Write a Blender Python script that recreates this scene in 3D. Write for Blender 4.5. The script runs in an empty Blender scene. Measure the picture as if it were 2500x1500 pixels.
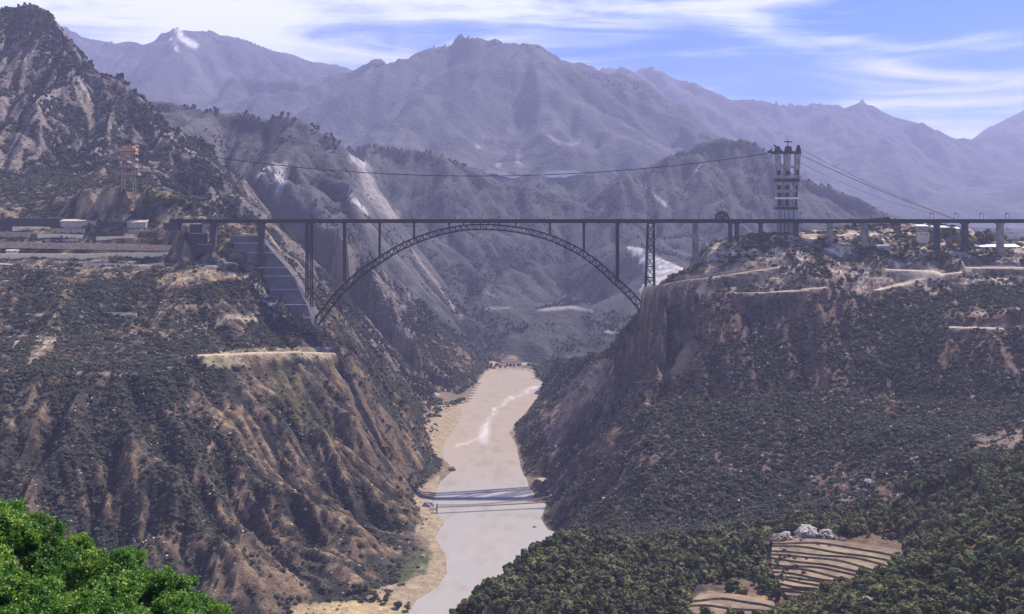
import bpy, math, random
import numpy as np
from mathutils import Vector, Matrix, geometry
SC = bpy.context.scene
COL = SC.collection
random.seed(7); RNG = np.random.default_rng(11)
R = math.radians

# ------------------------------------------------------------------ camera, sky, sun, exposure
CAMZ, F, CX, HY = 360.0, 2511.0, 1236.5, 530.0      # survey constants: eye height above the river, focal length, horizon
cam = bpy.data.cameras.new('camera'); co = bpy.data.objects.new('camera', cam); COL.objects.link(co)
co.location = (0, 0, CAMZ); co.rotation_euler = (R(90), 0, 0)
cam.sensor_width = 36; cam.lens = 36*F/2473; cam.shift_y = -(742-HY)/2473
cam.clip_start = 1; cam.clip_end = 40000
SC.camera = co
SUN_EL, SUN_AZ = 52, 55           # azimuth clockwise from the viewing direction (+Y)
w = bpy.data.worlds.new('World'); SC.world = w; w.use_nodes = True
nt = w.node_tree; nt.nodes.clear()
N = nt.nodes.new; L = nt.links.new
sky = N('ShaderNodeTexSky'); sky.sky_type = 'NISHITA'; sky.sun_disc = False
sky.sun_elevation = R(SUN_EL); sky.sun_rotation = R(SUN_AZ); sky.altitude = 900; sky.air_density = 1.0; sky.dust_density = 0.6; sky.ozone_density = 2.5
def mixc(tree, blend='MIX', fac=None):
    n = tree.nodes.new('ShaderNodeMix'); n.data_type = 'RGBA'; n.blend_type = blend
    if fac is not None: n.inputs[0].default_value = fac
    return n
tint = mixc(nt, 'MULTIPLY', 1.0); L(sky.outputs[0], tint.inputs[6]); tint.inputs[7].default_value = (0.0, 0.68, 2.1, 1)
tc = N('ShaderNodeTexCoord')
def streak(rot, scale, nscale, detail, rough, dist, seed):
    mp = N('ShaderNodeMapping'); mp.inputs['Rotation'].default_value = rot; mp.inputs['Scale'].default_value = scale; mp.inputs['Location'].default_value = (seed, seed*.7, 0)
    L(tc.outputs['Generated'], mp.inputs[0])
    nz = N('ShaderNodeTexNoise'); nz.inputs['Scale'].default_value = nscale; nz.inputs['Detail'].default_value = detail
    nz.inputs['Roughness'].default_value = rough; nz.inputs['Distortion'].default_value = dist
    L(mp.outputs[0], nz.inputs[0]); return nz
big = streak((0, R(-14), 0), (1, 1, 2.6), 3.2, 5, .5, .6, 1.35)
fine = streak((0, R(-26), 0), (1.0, 1.0, 9.0), 4.2, 7, .62, .9, 3.1)
def math_(op, a, b=None, clamp=False):
    n = N('ShaderNodeMath'); n.operation = op; n.use_clamp = clamp
    for i, v in enumerate((a, b)):
        if v is None: continue
        if isinstance(v, (int, float)): n.inputs[i].default_value = v
        else: L(v, n.inputs[i])
    return n.outputs[0]
sp = N('ShaderNodeSeparateXYZ'); L(tc.outputs['Generated'], sp.inputs[0])
s1 = math_('MULTIPLY', big.outputs[0], 1.5)
s2 = math_('MULTIPLY', fine.outputs[0], 1.25)
cov = math_('ADD', s1, s2)
cov = math_('ADD', cov, math_('MULTIPLY', sp.outputs[0], -0.50))       # the cirrus thins out towards +X
cov = math_('ADD', cov, math_('MULTIPLY', sp.outputs[2], -1.3))        # and thickens towards the horizon
cr = N('ShaderNodeMapRange'); cr.interpolation_type = 'SMOOTHSTEP'
cr.inputs['From Min'].default_value = 0.84; cr.inputs['From Max'].default_value = 1.36; cr.inputs['To Max'].default_value = 0.92
L(cov, cr.inputs[0])
cm = mixc(nt); L(cr.outputs[0], cm.inputs[0]); L(tint.outputs[2], cm.inputs[6]); cm.inputs[7].default_value = (15.5, 15.9, 16.8, 1)
bg = N('ShaderNodeBackground'); bg.inputs['Strength'].default_value = 0.054; L(cm.outputs[2], bg.inputs[0])
wo = N('ShaderNodeOutputWorld'); L(bg.outputs[0], wo.inputs[0])
sl = bpy.data.lights.new('sun', 'SUN'); sl.energy = 5.0; sl.angle = R(0.6); sl.color = (1, .89, .76)
so = bpy.data.objects.new('sun', sl); COL.objects.link(so)
sdir = Vector((math.sin(R(SUN_AZ))*math.cos(R(SUN_EL)), math.cos(R(SUN_AZ))*math.cos(R(SUN_EL)), math.sin(R(SUN_EL))))
so.rotation_euler = (-sdir).to_track_quat('-Z', 'Y').to_euler(); so.location = (0, 0, 4000)
SC.view_settings.view_transform = 'Standard'; SC.view_settings.look = 'None'
SC.view_settings.exposure = 0.66; SC.view_settings.gamma = 1
SC.cycles.max_bounces = 5; SC.cycles.diffuse_bounces = 2; SC.cycles.volume_bounces = 1; SC.cycles.transparent_max_bounces = 8
SC.cycles.use_denoising = True
HAZE_DENSITY = 6.1e-5

# ------------------------------------------------------------------ helpers
def P(x, y, Y): return ((x-CX)/F*Y, Y, CAMZ-(y-HY)/F*Y)      # a surveyed direction and distance -> metres
def PZ(x, y, Z=0.0):
    Y = F*(CAMZ-Z)/(y-HY); return ((x-CX)/F*Y, Y, Z)
def Wx(x, Y=1500.): return (x-CX)/F*Y
def Wz(y, Y=1500.): return CAMZ-(y-HY)/F*Y

def tag(o, label=None, cat=None, group=None, kind=None):
    if label: o['label'] = label
    if cat: o['category'] = cat
    if group: o['group'] = group
    if kind: o['kind'] = kind
    return o
def empty(name, loc):
    o = bpy.data.objects.new(name, None); COL.objects.link(o); o.location = loc; o.empty_display_size = 2; return o
class MB:
    def __init__(s): s.v = []; s.f = []
    def add(s, vs, fs):
        n = len(s.v); s.v += [tuple(v) for v in vs]; s.f += [tuple(i+n for i in f) for f in fs]; return s
    def box(s, x0, x1, y0, y1, z0, z1, tx=0, ty=0):
        # tx, ty: inset at the top
        return s.add([(x0,y0,z0),(x1,y0,z0),(x1,y1,z0),(x0,y1,z0),(x0+tx,y0+ty,z1),(x1-tx,y0+ty,z1),(x1-tx,y1-ty,z1),(x0+tx,y1-ty,z1)],
                     [(0,3,2,1),(4,5,6,7),(0,1,5,4),(1,2,6,5),(2,3,7,6),(3,0,4,7)])
    def beam(s, p, q, w, h=None):
        h = h or w; p = Vector(p); q = Vector(q); d = (q-p).normalized()
        up = Vector((0,1,0)) if abs(d.y) < .9 else Vector((1,0,0))
        a = d.cross(up).normalized(); b = d.cross(a).normalized()
        vs = [c+a*(i*w/2)+b*(j*h/2) for c in (p, q) for i, j in ((-1,-1),(1,-1),(1,1),(-1,1))]
        return s.add(vs, [(0,3,2,1),(4,5,6,7),(0,1,5,4),(1,2,6,5),(2,3,7,6),(3,0,4,7)])
    def tube(s, pts, r, n=6, r1=None):
        pts = [Vector(p) for p in pts]; m = len(pts); vs = []; fs = []
        for i, p in enumerate(pts):
            d = (pts[min(i+1, m-1)]-pts[max(i-1, 0)]).normalized()
            up = Vector((0,1,0)) if abs(d.y) < .9 else Vector((1,0,0))
            a = d.cross(up).normalized(); b = d.cross(a)
            rr = r if r1 is None else r+(r1-r)*i/(m-1)
            for k in range(n):
                t = 2*math.pi*k/n; vs.append(p+a*math.cos(t)*rr+b*math.sin(t)*rr)
        for i in range(m-1):
            for k in range(n):
                fs.append((i*n+k, i*n+(k+1)%n, (i+1)*n+(k+1)%n, (i+1)*n+k))
        fs += [tuple(range(n))[::-1], tuple((m-1)*n+k for k in range(n))]
        return s.add(vs, fs)
    def mesh(s, name, mat, origin=(0,0,0), smooth=False):
        me = bpy.data.meshes.new(name); o = Vector(origin)
        me.from_pydata([tuple(Vector(v)-o) for v in s.v], [], s.f); me.materials.append(mat)
        if smooth: me.polygons.foreach_set('use_smooth', [True]*len(me.polygons))
        return me
    def build(s, name, mat, parent=None, loc=None, smooth=False):
        """parent: an object placed (not turned) in the world; geometry is given in world metres"""
        if parent is not None:
            org = world_loc(parent); me = s.mesh(name, mat, org, smooth)
            o = bpy.data.objects.new(name, me); COL.objects.link(o); o.parent = parent
        else:
            org = loc or (0,0,0); me = s.mesh(name, mat, org, smooth)
            o = bpy.data.objects.new(name, me); COL.objects.link(o); o.location = org
        return o
def world_loc(o):
    v = Vector(o.location)
    while o.parent: o = o.parent; v += Vector(o.location)
    return v
def copy_tree(o, parent=None):
    c = o.copy(); COL.objects.link(c)
    if parent is not None: c.parent = parent
    for ch in o.children: copy_tree(ch, c)
    return c

def mat(name, col, rough=.85, var=.25, scale=.5, bump=0., bscale=None, metal=0., col2=None, rand=0., detail=5, spec=.25):
    m = bpy.data.materials.new(name); m.use_nodes = True; t = m.node_tree; b = t.nodes['Principled BSDF']
    b.inputs['Roughness'].default_value = rough; b.inputs['Metallic'].default_value = metal
    b.inputs['Specular IOR Level'].default_value = spec
    c2 = col2 or tuple(c*(1-var) for c in col)
    geo = t.nodes.new('ShaderNodeNewGeometry')
    nz = t.nodes.new('ShaderNodeTexNoise'); nz.inputs['Scale'].default_value = scale; nz.inputs['Detail'].default_value = detail; nz.inputs['Roughness'].default_value = .65
    t.links.new(geo.outputs['Position'], nz.inputs[0])
    mr = t.nodes.new('ShaderNodeMapRange'); mr.inputs['From Min'].default_value = .36; mr.inputs['From Max'].default_value = .64
    t.links.new(nz.outputs[0], mr.inputs[0])
    mx = mixc(t); t.links.new(mr.outputs[0], mx.inputs[0]); mx.inputs[6].default_value = (*c2, 1); mx.inputs[7].default_value = (*col, 1)
    out = mx.outputs[2]
    if rand:
        oi = t.nodes.new('ShaderNodeObjectInfo'); hs = t.nodes.new('ShaderNodeHueSaturation')
        r1 = t.nodes.new('ShaderNodeMapRange'); r1.inputs['To Min'].default_value = 1-rand; r1.inputs['To Max'].default_value = 1+rand
        t.links.new(oi.outputs['Random'], r1.inputs[0]); t.links.new(r1.outputs[0], hs.inputs['Value'])
        r2 = t.nodes.new('ShaderNodeMath'); r2.operation = 'MULTIPLY'; r2.inputs[1].default_value = 7.31; t.links.new(oi.outputs['Random'], r2.inputs[0])
        r3 = t.nodes.new('ShaderNodeMath'); r3.operation = 'FRACT'; t.links.new(r2.outputs[0], r3.inputs[0])
        r4 = t.nodes.new('ShaderNodeMapRange'); r4.inputs['To Min'].default_value = .5-rand*.10; r4.inputs['To Max'].default_value = .5+rand*.08
        t.links.new(r3.outputs[0], r4.inputs[0]); t.links.new(r4.outputs[0], hs.inputs['Hue'])
        t.links.new(out, hs.inputs['Color']); out = hs.outputs[0]
    t.links.new(out, b.inputs['Base Color'])
    if bump:
        n2 = t.nodes.new('ShaderNodeTexNoise'); n2.inputs['Scale'].default_value = bscale or scale*3; n2.inputs['Detail'].default_value = 6
        t.links.new(geo.outputs['Position'], n2.inputs[0])
        bp = t.nodes.new('ShaderNodeBump'); bp.inputs['Distance'].default_value = bump; bp.inputs['Strength'].default_value = .8
        t.links.new(n2.outputs[0], bp.inputs['Height']); t.links.new(bp.outputs[0], b.inputs['Normal'])
    return m

# ------------------------------------------------------------------ numeric noise
def hsh(ix, iy, k):
    v = np.sin(ix*127.1+iy*311.7+k*74.7)*43758.5453; return v-np.floor(v)
def perlin(x, y, k=0):
    ix = np.floor(x); iy = np.floor(y); fx = x-ix; fy = y-iy
    u = fx*fx*fx*(fx*(fx*6-15)+10); v = fy*fy*fy*(fy*(fy*6-15)+10); r = 0
    for dx in (0, 1):
        for dy in (0, 1):
            a = hsh(ix+dx, iy+dy, k)*2*math.pi
            g = np.cos(a)*(fx-dx)+np.sin(a)*(fy-dy)
            r = r+g*(u if dx else 1-u)*(v if dy else 1-v)
    return r*1.4
def fbm(x, y, wl, octv=5, k=0, gain=.5):
    r = 0; a = 1.; f = 1./wl
    for i in range(octv): r = r+a*perlin(x*f+i*17.3, y*f-i*9.1, k+i); a *= gain; f *= 2.03
    return r
def erosion(x, y, gx, gy, wl, octv, k=0):
    """gullies running down the slope (gx, gy); returns height in about -1..1"""
    m = np.sqrt(gx*gx+gy*gy); s = np.minimum(1, m/.25)/(m+1e-6)
    dx0, dy0 = gy*s, -gx*s
    h = 0; hx = 0; hy = 0; a = .5; f = 1./wl
    for o in range(octv):
        px, py = x*f+o*3.7, y*f+o*5.1
        ddx, ddy = dx0+hy*1.0, dy0-hx*1.0
        ix = np.floor(px); iy = np.floor(py); fx = px-ix; fy = py-iy
        sh = 0; sx = 0; sy = 0; wt = 0
        for i in range(-2, 2):
            for j in range(-2, 2):
                qx = fx+i-hsh(ix-i, iy-j, k+o)*.5; qy = fy+j-hsh(ix-i, iy-j, k+o+31)*.5
                wgt = np.exp(-(qx*qx+qy*qy)*2); mag = (qx*ddx+qy*ddy)*2*math.pi
                sn = np.sin(mag)
                sh = sh+np.cos(mag)*wgt; sx = sx-sn*ddx*wgt; sy = sy-sn*ddy*wgt; wt = wt+wgt
        h = h+a*sh/wt; hx = hx+a*sx/wt; hy = hy+a*sy/wt
        a *= .52; f *= 2.
    return h
def blur(A, n):
    k = np.exp(-np.linspace(-2, 2, 2*n+1)**2); k /= k.sum()
    for ax in (0, 1):
        B = np.pad(A, [(n, n) if i == ax else (0, 0) for i in (0, 1)], mode='edge'); r = 0
        for i in range(2*n+1):
            r = r+k[i]*(B[i:i+A.shape[0], :] if ax == 0 else B[:, i:i+A.shape[1]])
        A = r
    return A
def sstep(a, b, x):
    t = np.clip((x-a)/(b-a), 0, 1); return t*t*(3-2*t)
def inpoly(x, y, poly):
    c = np.zeros(x.shape, bool); n = len(poly)
    for i in range(n):
        (x0, y0), (x1, y1) = poly[i], poly[(i+1)%n]
        if y0 == y1: continue
        c ^= ((y0 > y) != (y1 > y)) & (x < (x1-x0)*(y-y0)/(y1-y0)+x0)
    return c
def linedist(x, y, pts):
    d = np.full(x.shape, 1e9)
    for (x0, y0), (x1, y1) in zip(pts[:-1], pts[1:]):
        vx, vy = x1-x0, y1-y0; t = np.clip(((x-x0)*vx+(y-y0)*vy)/(vx*vx+vy*vy+1e-9), 0, 1)
        d = np.minimum(d, np.hypot(x-x0-t*vx, y-y0-t*vy))
    return d

# ------------------------------------------------------------------ the land: break lines (direction x, y and distance Y), then relief amplitude
LINES = []
def ln(amp, pts, world=False):
    if not world: pts = [(x, y, Y if Y <= 5200 else 5200+(Y-5200)*2.2) for x, y, Y in pts]
    LINES.append((amp, [tuple(map(float, p)) if world else P(*p) for p in pts]))
def lz(amp, Z, pts): LINES.append((amp, [PZ(x, y, Z) for x, y in pts]))
# river: left bank, left cliff foot, right bank, right foot, bed
LB = [(1170,900),(1140,935),(1118,968),(1112,990),(1118,1010),(1095,1040),(1072,1072),(1066,1105),(1097,1135),(1062,1165),(1050,1200),(1045,1235),(1073,1262),(1050,1297),
      (1078,1340),(1083,1385),(1060,1420),(1010,1450),(990,1484),(960,1540),(700,1610),(300,1680),(-400,1700)]
lz(0, 0, LB)
lz(.05, 4, [(1158,905),(1108,978),(1014,988),(1032,1050),(1050,1105),(1040,1150),(1018,1185),(1000,1215),(1030,1262),(1000,1300),(955,1390),(898,1435),(740,1472),(500,1540),(100,1580),(-400,1600)])
RB = [(1282,900),(1315,925),(1300,960),(1262,1010),(1232,1045),(1250,1075),(1262,1130),(1280,1170),(1300,1200),(1325,1215),(1312,1250),(1335,1290),(1290,1400),(1200,1540),(1000,1720),(600,1830),(-500,1880)]
lz(0, 0, RB)
lz(.05, 6, [(x+(14 if y < 1300 else 40), y-4) for x, y in RB])
lz(0, -9, [(1225,905),(1210,960),(1180,1010),(1150,1100),(1160,1200),(1190,1300),(1180,1400),(1090,1540),(800,1700),(-400,1790)])
# the sand spit and far bend
ln(.1, [(1190,897,2470),(1240,893,2490),(1278,897,2463)]); ln(.3, [(1193,850,2640),(1240,868,2600),(1275,890,2500)])
# left massif, front cliff
ln(1.15, [(-300,1180,1000),(0,1150,1010),(300,1150,1030),(500,1120,1080),(650,1080,1150),(780,1050,1230),(880,1040,1330),(940,1050,1400)])
ln(1.15, [(300,1330,955),(500,1300,985),(680,1290,1020),(800,1260,1090),(900,1200,1200)])
ln(.5, [(-300,930,1080),(0,920,1100),(150,900,1130),(300,890,1150),(480,866,1220),(620,860,1290),(720,856,1345),(800,862,1395),(850,880,1440)])
ln(.3, [(-300,870,1120),(0,880,1130),(200,870,1180),(480,850,1245),(620,846,1318),(790,848,1420)])
ln(.7, [(-300,800,1230),(0,800,1250),(200,790,1270),(400,780,1310),(560,780,1350),(660,770,1420),(730,775,1455)])
ln(.4, [(-300,690,1360),(0,685,1370),(100,655,1400),(230,680,1395),(350,690,1390),(450,660,1430),(560,662,1452),(600,690,1465),(650,735,1475)])
ln(.05, [(-300,576,1530),(0,576,1530),(300,574,1530),(410,570,1522)]); ln(.05, [(-300,552,1552),(0,551,1554),(300,550,1552)]); ln(.1, [(-300,628,1480),(0,625,1485),(200,624,1485),(400,618,1490),(480,612,1495)]); ln(.05, [(-300,604,1510),(0,603,1512),(420,598,1514)])
ln(.2, [(-300,545,1600),(0,560,1600),(300,548,1600),(400,541,1540),(432,539,1500),(450,541,1500),(470,560,1500),(515,594,1500),(632,640,1500),(700,690,1500),(750,765,1500),(766,797,1500)])
ln(.2, [(432,538,1530),(470,545,1530),(640,570,1545),(700,640,1550),(760,725,1550)])
ln(.5, [(800,800,1515),(870,850,1520),(932,935,1530),(1002,1005,1540),(1040,1075,1550)])
ln(.4, [(860,835,1590),(945,935,1610),(1010,1000,1640)])
ln(.4, [(640,590,1700),(800,760,1700),(900,890,1720),(960,970,1730)])
ln(.4, [(560,560,1850),(700,640,1850),(850,800,1850),(950,925,1870)])
# hillock carrying the far cable pylon, ground up to the mountain
ln(.3, [(0,500,1650),(150,480,1650),(250,440,1590),(300,424,1580),(350,440,1590),(420,468,1600),(480,500,1600),(500,522,1600),(560,530,1580),(640,550,1570)])
ln(.3, [(-400,428,1850),(0,430,1850),(200,428,1800),(260,430,1720),(330,450,1700),(450,500,1700),(520,540,1720)])
ln(.2, [(-400,440,1790),(0,440,1780),(200,440,1740)])
# left mountain
ln(.6, [(-400,220,2500),(-200,120,2450),(-80,50,2430),(0,28,2400),(60,6,2400),(105,16,2390),(150,72,2370),(200,132,2350),(240,188,2330),(290,198,2320),(330,238,2300),(400,288,2280),(460,312,2260),
        (515,345,2240),(530,385,2230),(575,425,2200),(640,505,2150),(700,565,2100),(760,625,2060),(860,775,2000),(940,880,1985),(1010,983,1975)])
ln(1, [(150,72,2370),(180,160,2240),(150,215,2170),(90,240,2100),(20,300,2030)])
ln(1, [(290,198,2320),(270,290,2120),(250,350,1980),(262,420,1850)])
ln(1, [(60,140,2270),(40,215,2200),(-40,230,2150)]); ln(.9, [(230,300,2190),(200,330,2090),(150,400,1960)])
ln(1, [(420,360,2080),(470,420,1970),(540,500,1880)]); ln(1, [(370,350,2180),(350,400,2000)])
ln(.5, [(-400,300,2900),(100,250,2850),(300,320,2750),(600,520,2700),(850,800,2450),(1060,950,2150)])
# second mountain, its crest drops to the river's left side
ln(.7, [(200,265,3250),(430,255,3150),(500,270,3130),(560,280,3110),(640,276,3080),(690,272,3060),(730,285,3030),(760,318,3000),(800,338,2980),(840,365,2940),(880,440,2880),(930,520,2820),(1000,620,2750),(1060,700,2700),(1120,790,2660),(1190,860,2630)])
ln(1, [(500,420,2750),(640,430,2700),(760,480,2600),(850,600,2450),(930,720,2350),(1010,840,2250),(1090,930,2200)])
ln(1, [(700,275,3060),(690,380,2850),(720,470,2700)]); ln(1, [(840,365,2940),(850,450,2760),(900,600,2580)])
ln(.3, [(300,330,3700),(700,420,3600),(1000,650,3300),(1180,800,3000)])
# third ridge, centre-left
ln(.8, [(600,310,4700),(800,350,4300),(870,362,4200),(950,354,4200),(1010,370,4150),(1060,384,4100),(1130,400,4050),(1190,430,3980),(1240,480,3900),(1290,560,3750),(1330,640,3550),(1380,720,3300)])
ln(1, [(900,480,3800),(1000,520,3650),(1100,600,3450),(1180,680,3250)])
ln(.3, [(500,400,5300),(900,440,5000),(1200,470,4700),(1350,560,4400)])
# fourth ridge, right of centre
ln(.8, [(1380,540,3800),(1420,490,3950),(1480,440,4050),(1530,400,4150),(1580,375,4200),(1640,365,4250),(1690,350,4280),(1705,340,4300),(1760,337,4300),(1800,350,4280),(1830,360,4250),(1870,383,4200),(1950,430,4150),(2010,450,4100),(2070,476,4050),(2110,500,4000),(2150,522,3950),(2250,570,3850),(2500,640,3700),(2900,700,3600)])
ln(.12, [(1400,640,3500),(1512,596,3350),(1560,611,3280),(1600,631,3200),(1660,655,3100),(1720,690,3000),(1900,720,2900),(2400,760,2800)])
ln(1, [(1480,600,3620),(1560,560,3700),(1650,520,3800),(1750,560,3600),(1850,600,3500)])
ln(.12, [(1500,700,3060),(1545,740,2950),(1650,800,2800),(1900,800,2700),(2500,800,2600)])
ln(.3, [(1400,520,4700),(1700,420,4900),(2000,520,4700),(2500,560,4600)])
# low dark hill over the river's bend
ln(.3, [(1115,742,2860),(1180,741,2900),(1300,744,2950),(1400,745,2950),(1480,760,2900)]); ln(.5, [(1120,770,2820),(1300,775,2840),(1480,790,2800)])
ln(.8, [(1200,790,2760),(1300,830,2650),(1450,850,2580)]); ln(.4, [(1290,905,2420),(1340,890,2480),(1450,870,2500),(1600,850,2520)]); ln(0, [(1270,914,2354),(1310,914,2356)])
ln(.4, [(1120,720,3150),(1300,735,3200),(1450,730,3200)])
# right: low spur, wall, arete, face
ln(.6, [(1325,886,2230),(1365,875,2110),(1420,868,1960),(1460,861,1800),(1495,835,1650),(1525,775,1560),(1548,745,1500)])
ln(.3, [(1430,880,2300),(1520,870,2100),(1560,840,1900),(1600,790,1750),(1660,700,1650)])
ln(.5, [(1330,960,1980),(1390,960,1800),(1420,920,1740)])
ln(.75, [(1548,748,1488),(1575,712,1480),(1605,688,1455),(1645,760,1430),(1672,830,1400),(1605,890,1370),(1545,950,1330),(1485,1010,1290),(1445,1100,1250),(1400,1190,1215),(1350,1280,1188)])
ln(1.2, [(1560,820,1480),(1510,880,1485),(1455,950,1480),(1400,1050,1470),(1335,1130,1440)])
ln(.3, [(1605,688,1455),(1700,690,1420),(1800,702,1405),(1900,698,1400),(2000,690,1405),(2100,720,1385),(2250,740,1350),(2400,770,1300),(2700,790,1280)])
ln(.5, [(1700,800,1370),(1850,800,1360),(2000,810,1350),(2150,830,1310),(2300,860,1260),(2500,880,1220)])
ln(.5, [(1560,1000,1270),(1700,950,1290),(1850,930,1280),(2000,930,1270),(2150,950,1240),(2300,960,1200),(2700,950,1150)])
ln(.5, [(1420,1240,1130),(1480,1200,1130),(1560,1180,1110),(1700,1150,1100),(1850,1140,1090),(2000,1130,1070),(2150,1110,1040),(2300,1090,1010),(2700,1060,980)])
ln(.2, [(1370,1290,1120),(1450,1275,1080),(1600,1270,1050),(1750,1262,1010),(1850,1262,990),(1950,1250,970),(2100,1264,930),(2220,1280,880),(2400,1200,850),(2700,1120,820)])
# right plateau
ln(.1, [(1600,672,1500),(1660,648,1500),(1679,645,1500),(1700,602,1500),(1750,578,1500),(1840,563,1500),(1920,562,1500),(2005,566,1500),(2085,590,1500),(2250,602,1500),(2415,610,1500),(2700,612,1500)])
ln(.3, [(1720,612,1482),(1850,598,1472),(2000,603,1470),(2100,622,1465),(2300,632,1465),(2473,640,1465)])
ln(.2, [(1650,664,1462),(1800,640,1440),(1950,650,1435),(2100,664,1430),(2300,662,1436),(2473,665,1430),(2700,665,1430)])
ln(.2, [(1560,740,1600),(1640,660,1570),(1720,582,1560),(1850,562,1560),(2000,561,1560),(2060,548,1590),(2110,536,1600),(2200,529,1640),(2300,537,1640),(2370,560,1620),(2450,575,1620),(2700,575,1620)])
ln(.3, [(1620,780,2000),(1900,680,1900),(2300,640,1950),(2700,640,1950)])
# near right: river-side knoll, fields, green hill
ln(.1, [(990,1560,690),(1090,1484,740),(1140,1445,765),(1200,1400,800),(1280,1336,860),(1335,1293,900),(1400,1292,925),(1470,1310,930),(1560,1330,905),(1650,1345,885),(1760,1320,900)])
ln(.1, [(1120,1480,790),(1210,1440,850),(1290,1385,930),(1345,1340,985),(1420,1330,1010),(1500,1320,1010)])
FT = [(1868,1302,880),(1950,1297,888),(2050,1300,890),(2190,1322,872)]
ln(0, FT); ln(0, [(1860,1400,822),(1980,1398,828),(2100,1392,836)]); ln(0, [(1880,1460,784),(2080,1450,790)])
ln(.05, [(1700,1440,790),(1780,1470,765),(1850,1484,750),(1650,1500,735),(1500,1484,730),(1300,1470,710)])
ln(.05, [(1985,1488,640),(2100,1422,660),(2200,1372,670),(2300,1312,680),(2400,1262,690),(2480,1235,700),(2700,1180,700)])
ln(.1, [(2130,1420,760),(2230,1350,790),(2330,1290,800),(2500,1230,800)])
ln(.05, [(2000,1530,600),(2200,1490,590),(2473,1470,570),(2700,1470,560)])
# the hillside under the viewpoint
for Y, zs in ((455, (90,100,112,150,158,168,172)), (300, (205,212,218,225,228,232,236)), (150, (282,286,290,293,295,297,299)), (80, (316,318,320,322,323,324,325)), (40, (336,337,338,339,339,340,340)), (0, (356,)*7), (-160, (410,)*7)):
    ln(.05, [(x, Y, z) for x, z in zip((-700,-350,-150,0,150,350,700), zs)], True)
ln(.1, [(-900,640,8),(-500,640,8),(-200,655,12),(0,680,25),(60,700,60)], True)
ln(.1, [(-900,560,40),(-300,570,48),(0,590,70),(100,620,100),(330,560,138),(620,520,170)], True)
# far ranges
ln(.8, [(600,370,6200),(690,300,6300),(740,260,6400),(800,208,6500),(860,170,6500),(900,154,6500),(950,160,6500),(1000,134,6500),(1060,120,6500),(1105,101,6500),(1160,111,6500),(1210,106,6500),(1250,114,6500),(1340,117,6500),
        (1400,150,6500),(1480,182,6450),(1560,215,6400),(1640,262,6300),(1700,295,6250),(1760,340,6100),(1850,420,5900),(2000,520,5700)])
ln(1, [(1105,101,6500),(1120,230,6000),(1160,330,5600),(1200,420,5200)]); ln(1, [(860,170,6500),(880,260,6000),(940,340,5600)]); ln(1, [(1400,150,6500),(1430,260,6000),(1500,350,5600),(1540,420,5200)])
ln(1, [(1000,134,6500),(1010,250,5950),(1050,340,5550)]); ln(1, [(1600,240,6350),(1640,330,5900),(1700,400,5500)]); ln(1, [(1250,114,6500),(1290,250,5900),(1330,370,5400),(1330,450,5000)])
ln(.8, [(-800,120,7600),(-300,100,7600),(100,78,7500),(175,76,7500),(215,90,7500),(250,92,7500),(300,96,7500),(350,93,7500),(380,75,7500),(410,66,7500),(440,72,7500),(470,88,7500),(520,90,7500),(560,105,7500),(600,124,7500),(680,142,7500),(760,163,7500),(850,168,7500),(1000,220,7600),(1300,300,7800)])
ln(1, [(410,66,7500),(430,200,6900),(480,300,6300)]); ln(1, [(680,142,7500),(650,250,6900)]); ln(1, [(200,90,7500),(260,220,6800)]); ln(1, [(560,105,7500),(560,230,6800)])
ln(.8, [(1200,250,8600),(1400,190,8500),(1450,162,8500),(1540,175,8500),(1585,171,8500),(1650,200,8500),(1700,225,8500),(1750,246,8500),(1830,250,8500),(1885,249,8500),(1950,281,8500),(1990,288,8500),(2015,288,8500),(2045,262,8500),(2082,250,8500),(2130,266,8500),
        (2200,300,8500),(2280,328,8500),(2335,348,8500),(2380,335,8500),(2440,334,8500),(2473,338,8500),(2800,330,8500),(3200,300,8500)])
ln(.5, [(2040,266,8430),(2062,255,8430),(2085,252,8430),(2108,257,8430),(2135,270,8430)]); ln(.5, [(2040,262,8560),(2085,250,8560),(2135,266,8560)])
ln(1, [(1830,250,8500),(1880,400,7400),(1950,480,6600)]); ln(1, [(2085,250,8500),(2150,380,7600),(2200,460,6800)]); ln(1, [(1585,171,8500),(1700,300,7600)]); ln(1, [(2380,335,8500),(2400,440,7400)])
ln(.8, [(2200,400,9400),(2400,300,9400),(2473,262,9400),(2600,200,9400),(3200,220,9400)])
ln(.5, [(1800,560,6000),(2200,600,5600),(2800,640,5400)]); ln(.5, [(-900,420,5600),(0,420,5400),(400,400,5400)])
# outer frame of the surveyed land
for X in (-11000, -5000, 0, 5000, 11000): ln(.3, [(X, 17000, 250)], True)
for X, z in ((-9500, 900), (9500, 700)):
    for Y in (15500, 12500, 9500, 7500, 5500, 4000): ln(.8, [(X, Y, z)], True)
for X, a in ((-2600, (600, 500, 450, 380, 300, 200)), (2400, (300, 280, 280, 250, 240, 240))):
    for Y, z in zip((3500, 2600, 1900, 1300, 800, 300), a): ln(.3, [(X, Y, z)], True)
for X in (-2600, 2400): ln(.1, [(X, -200, 420)], True)

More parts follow.
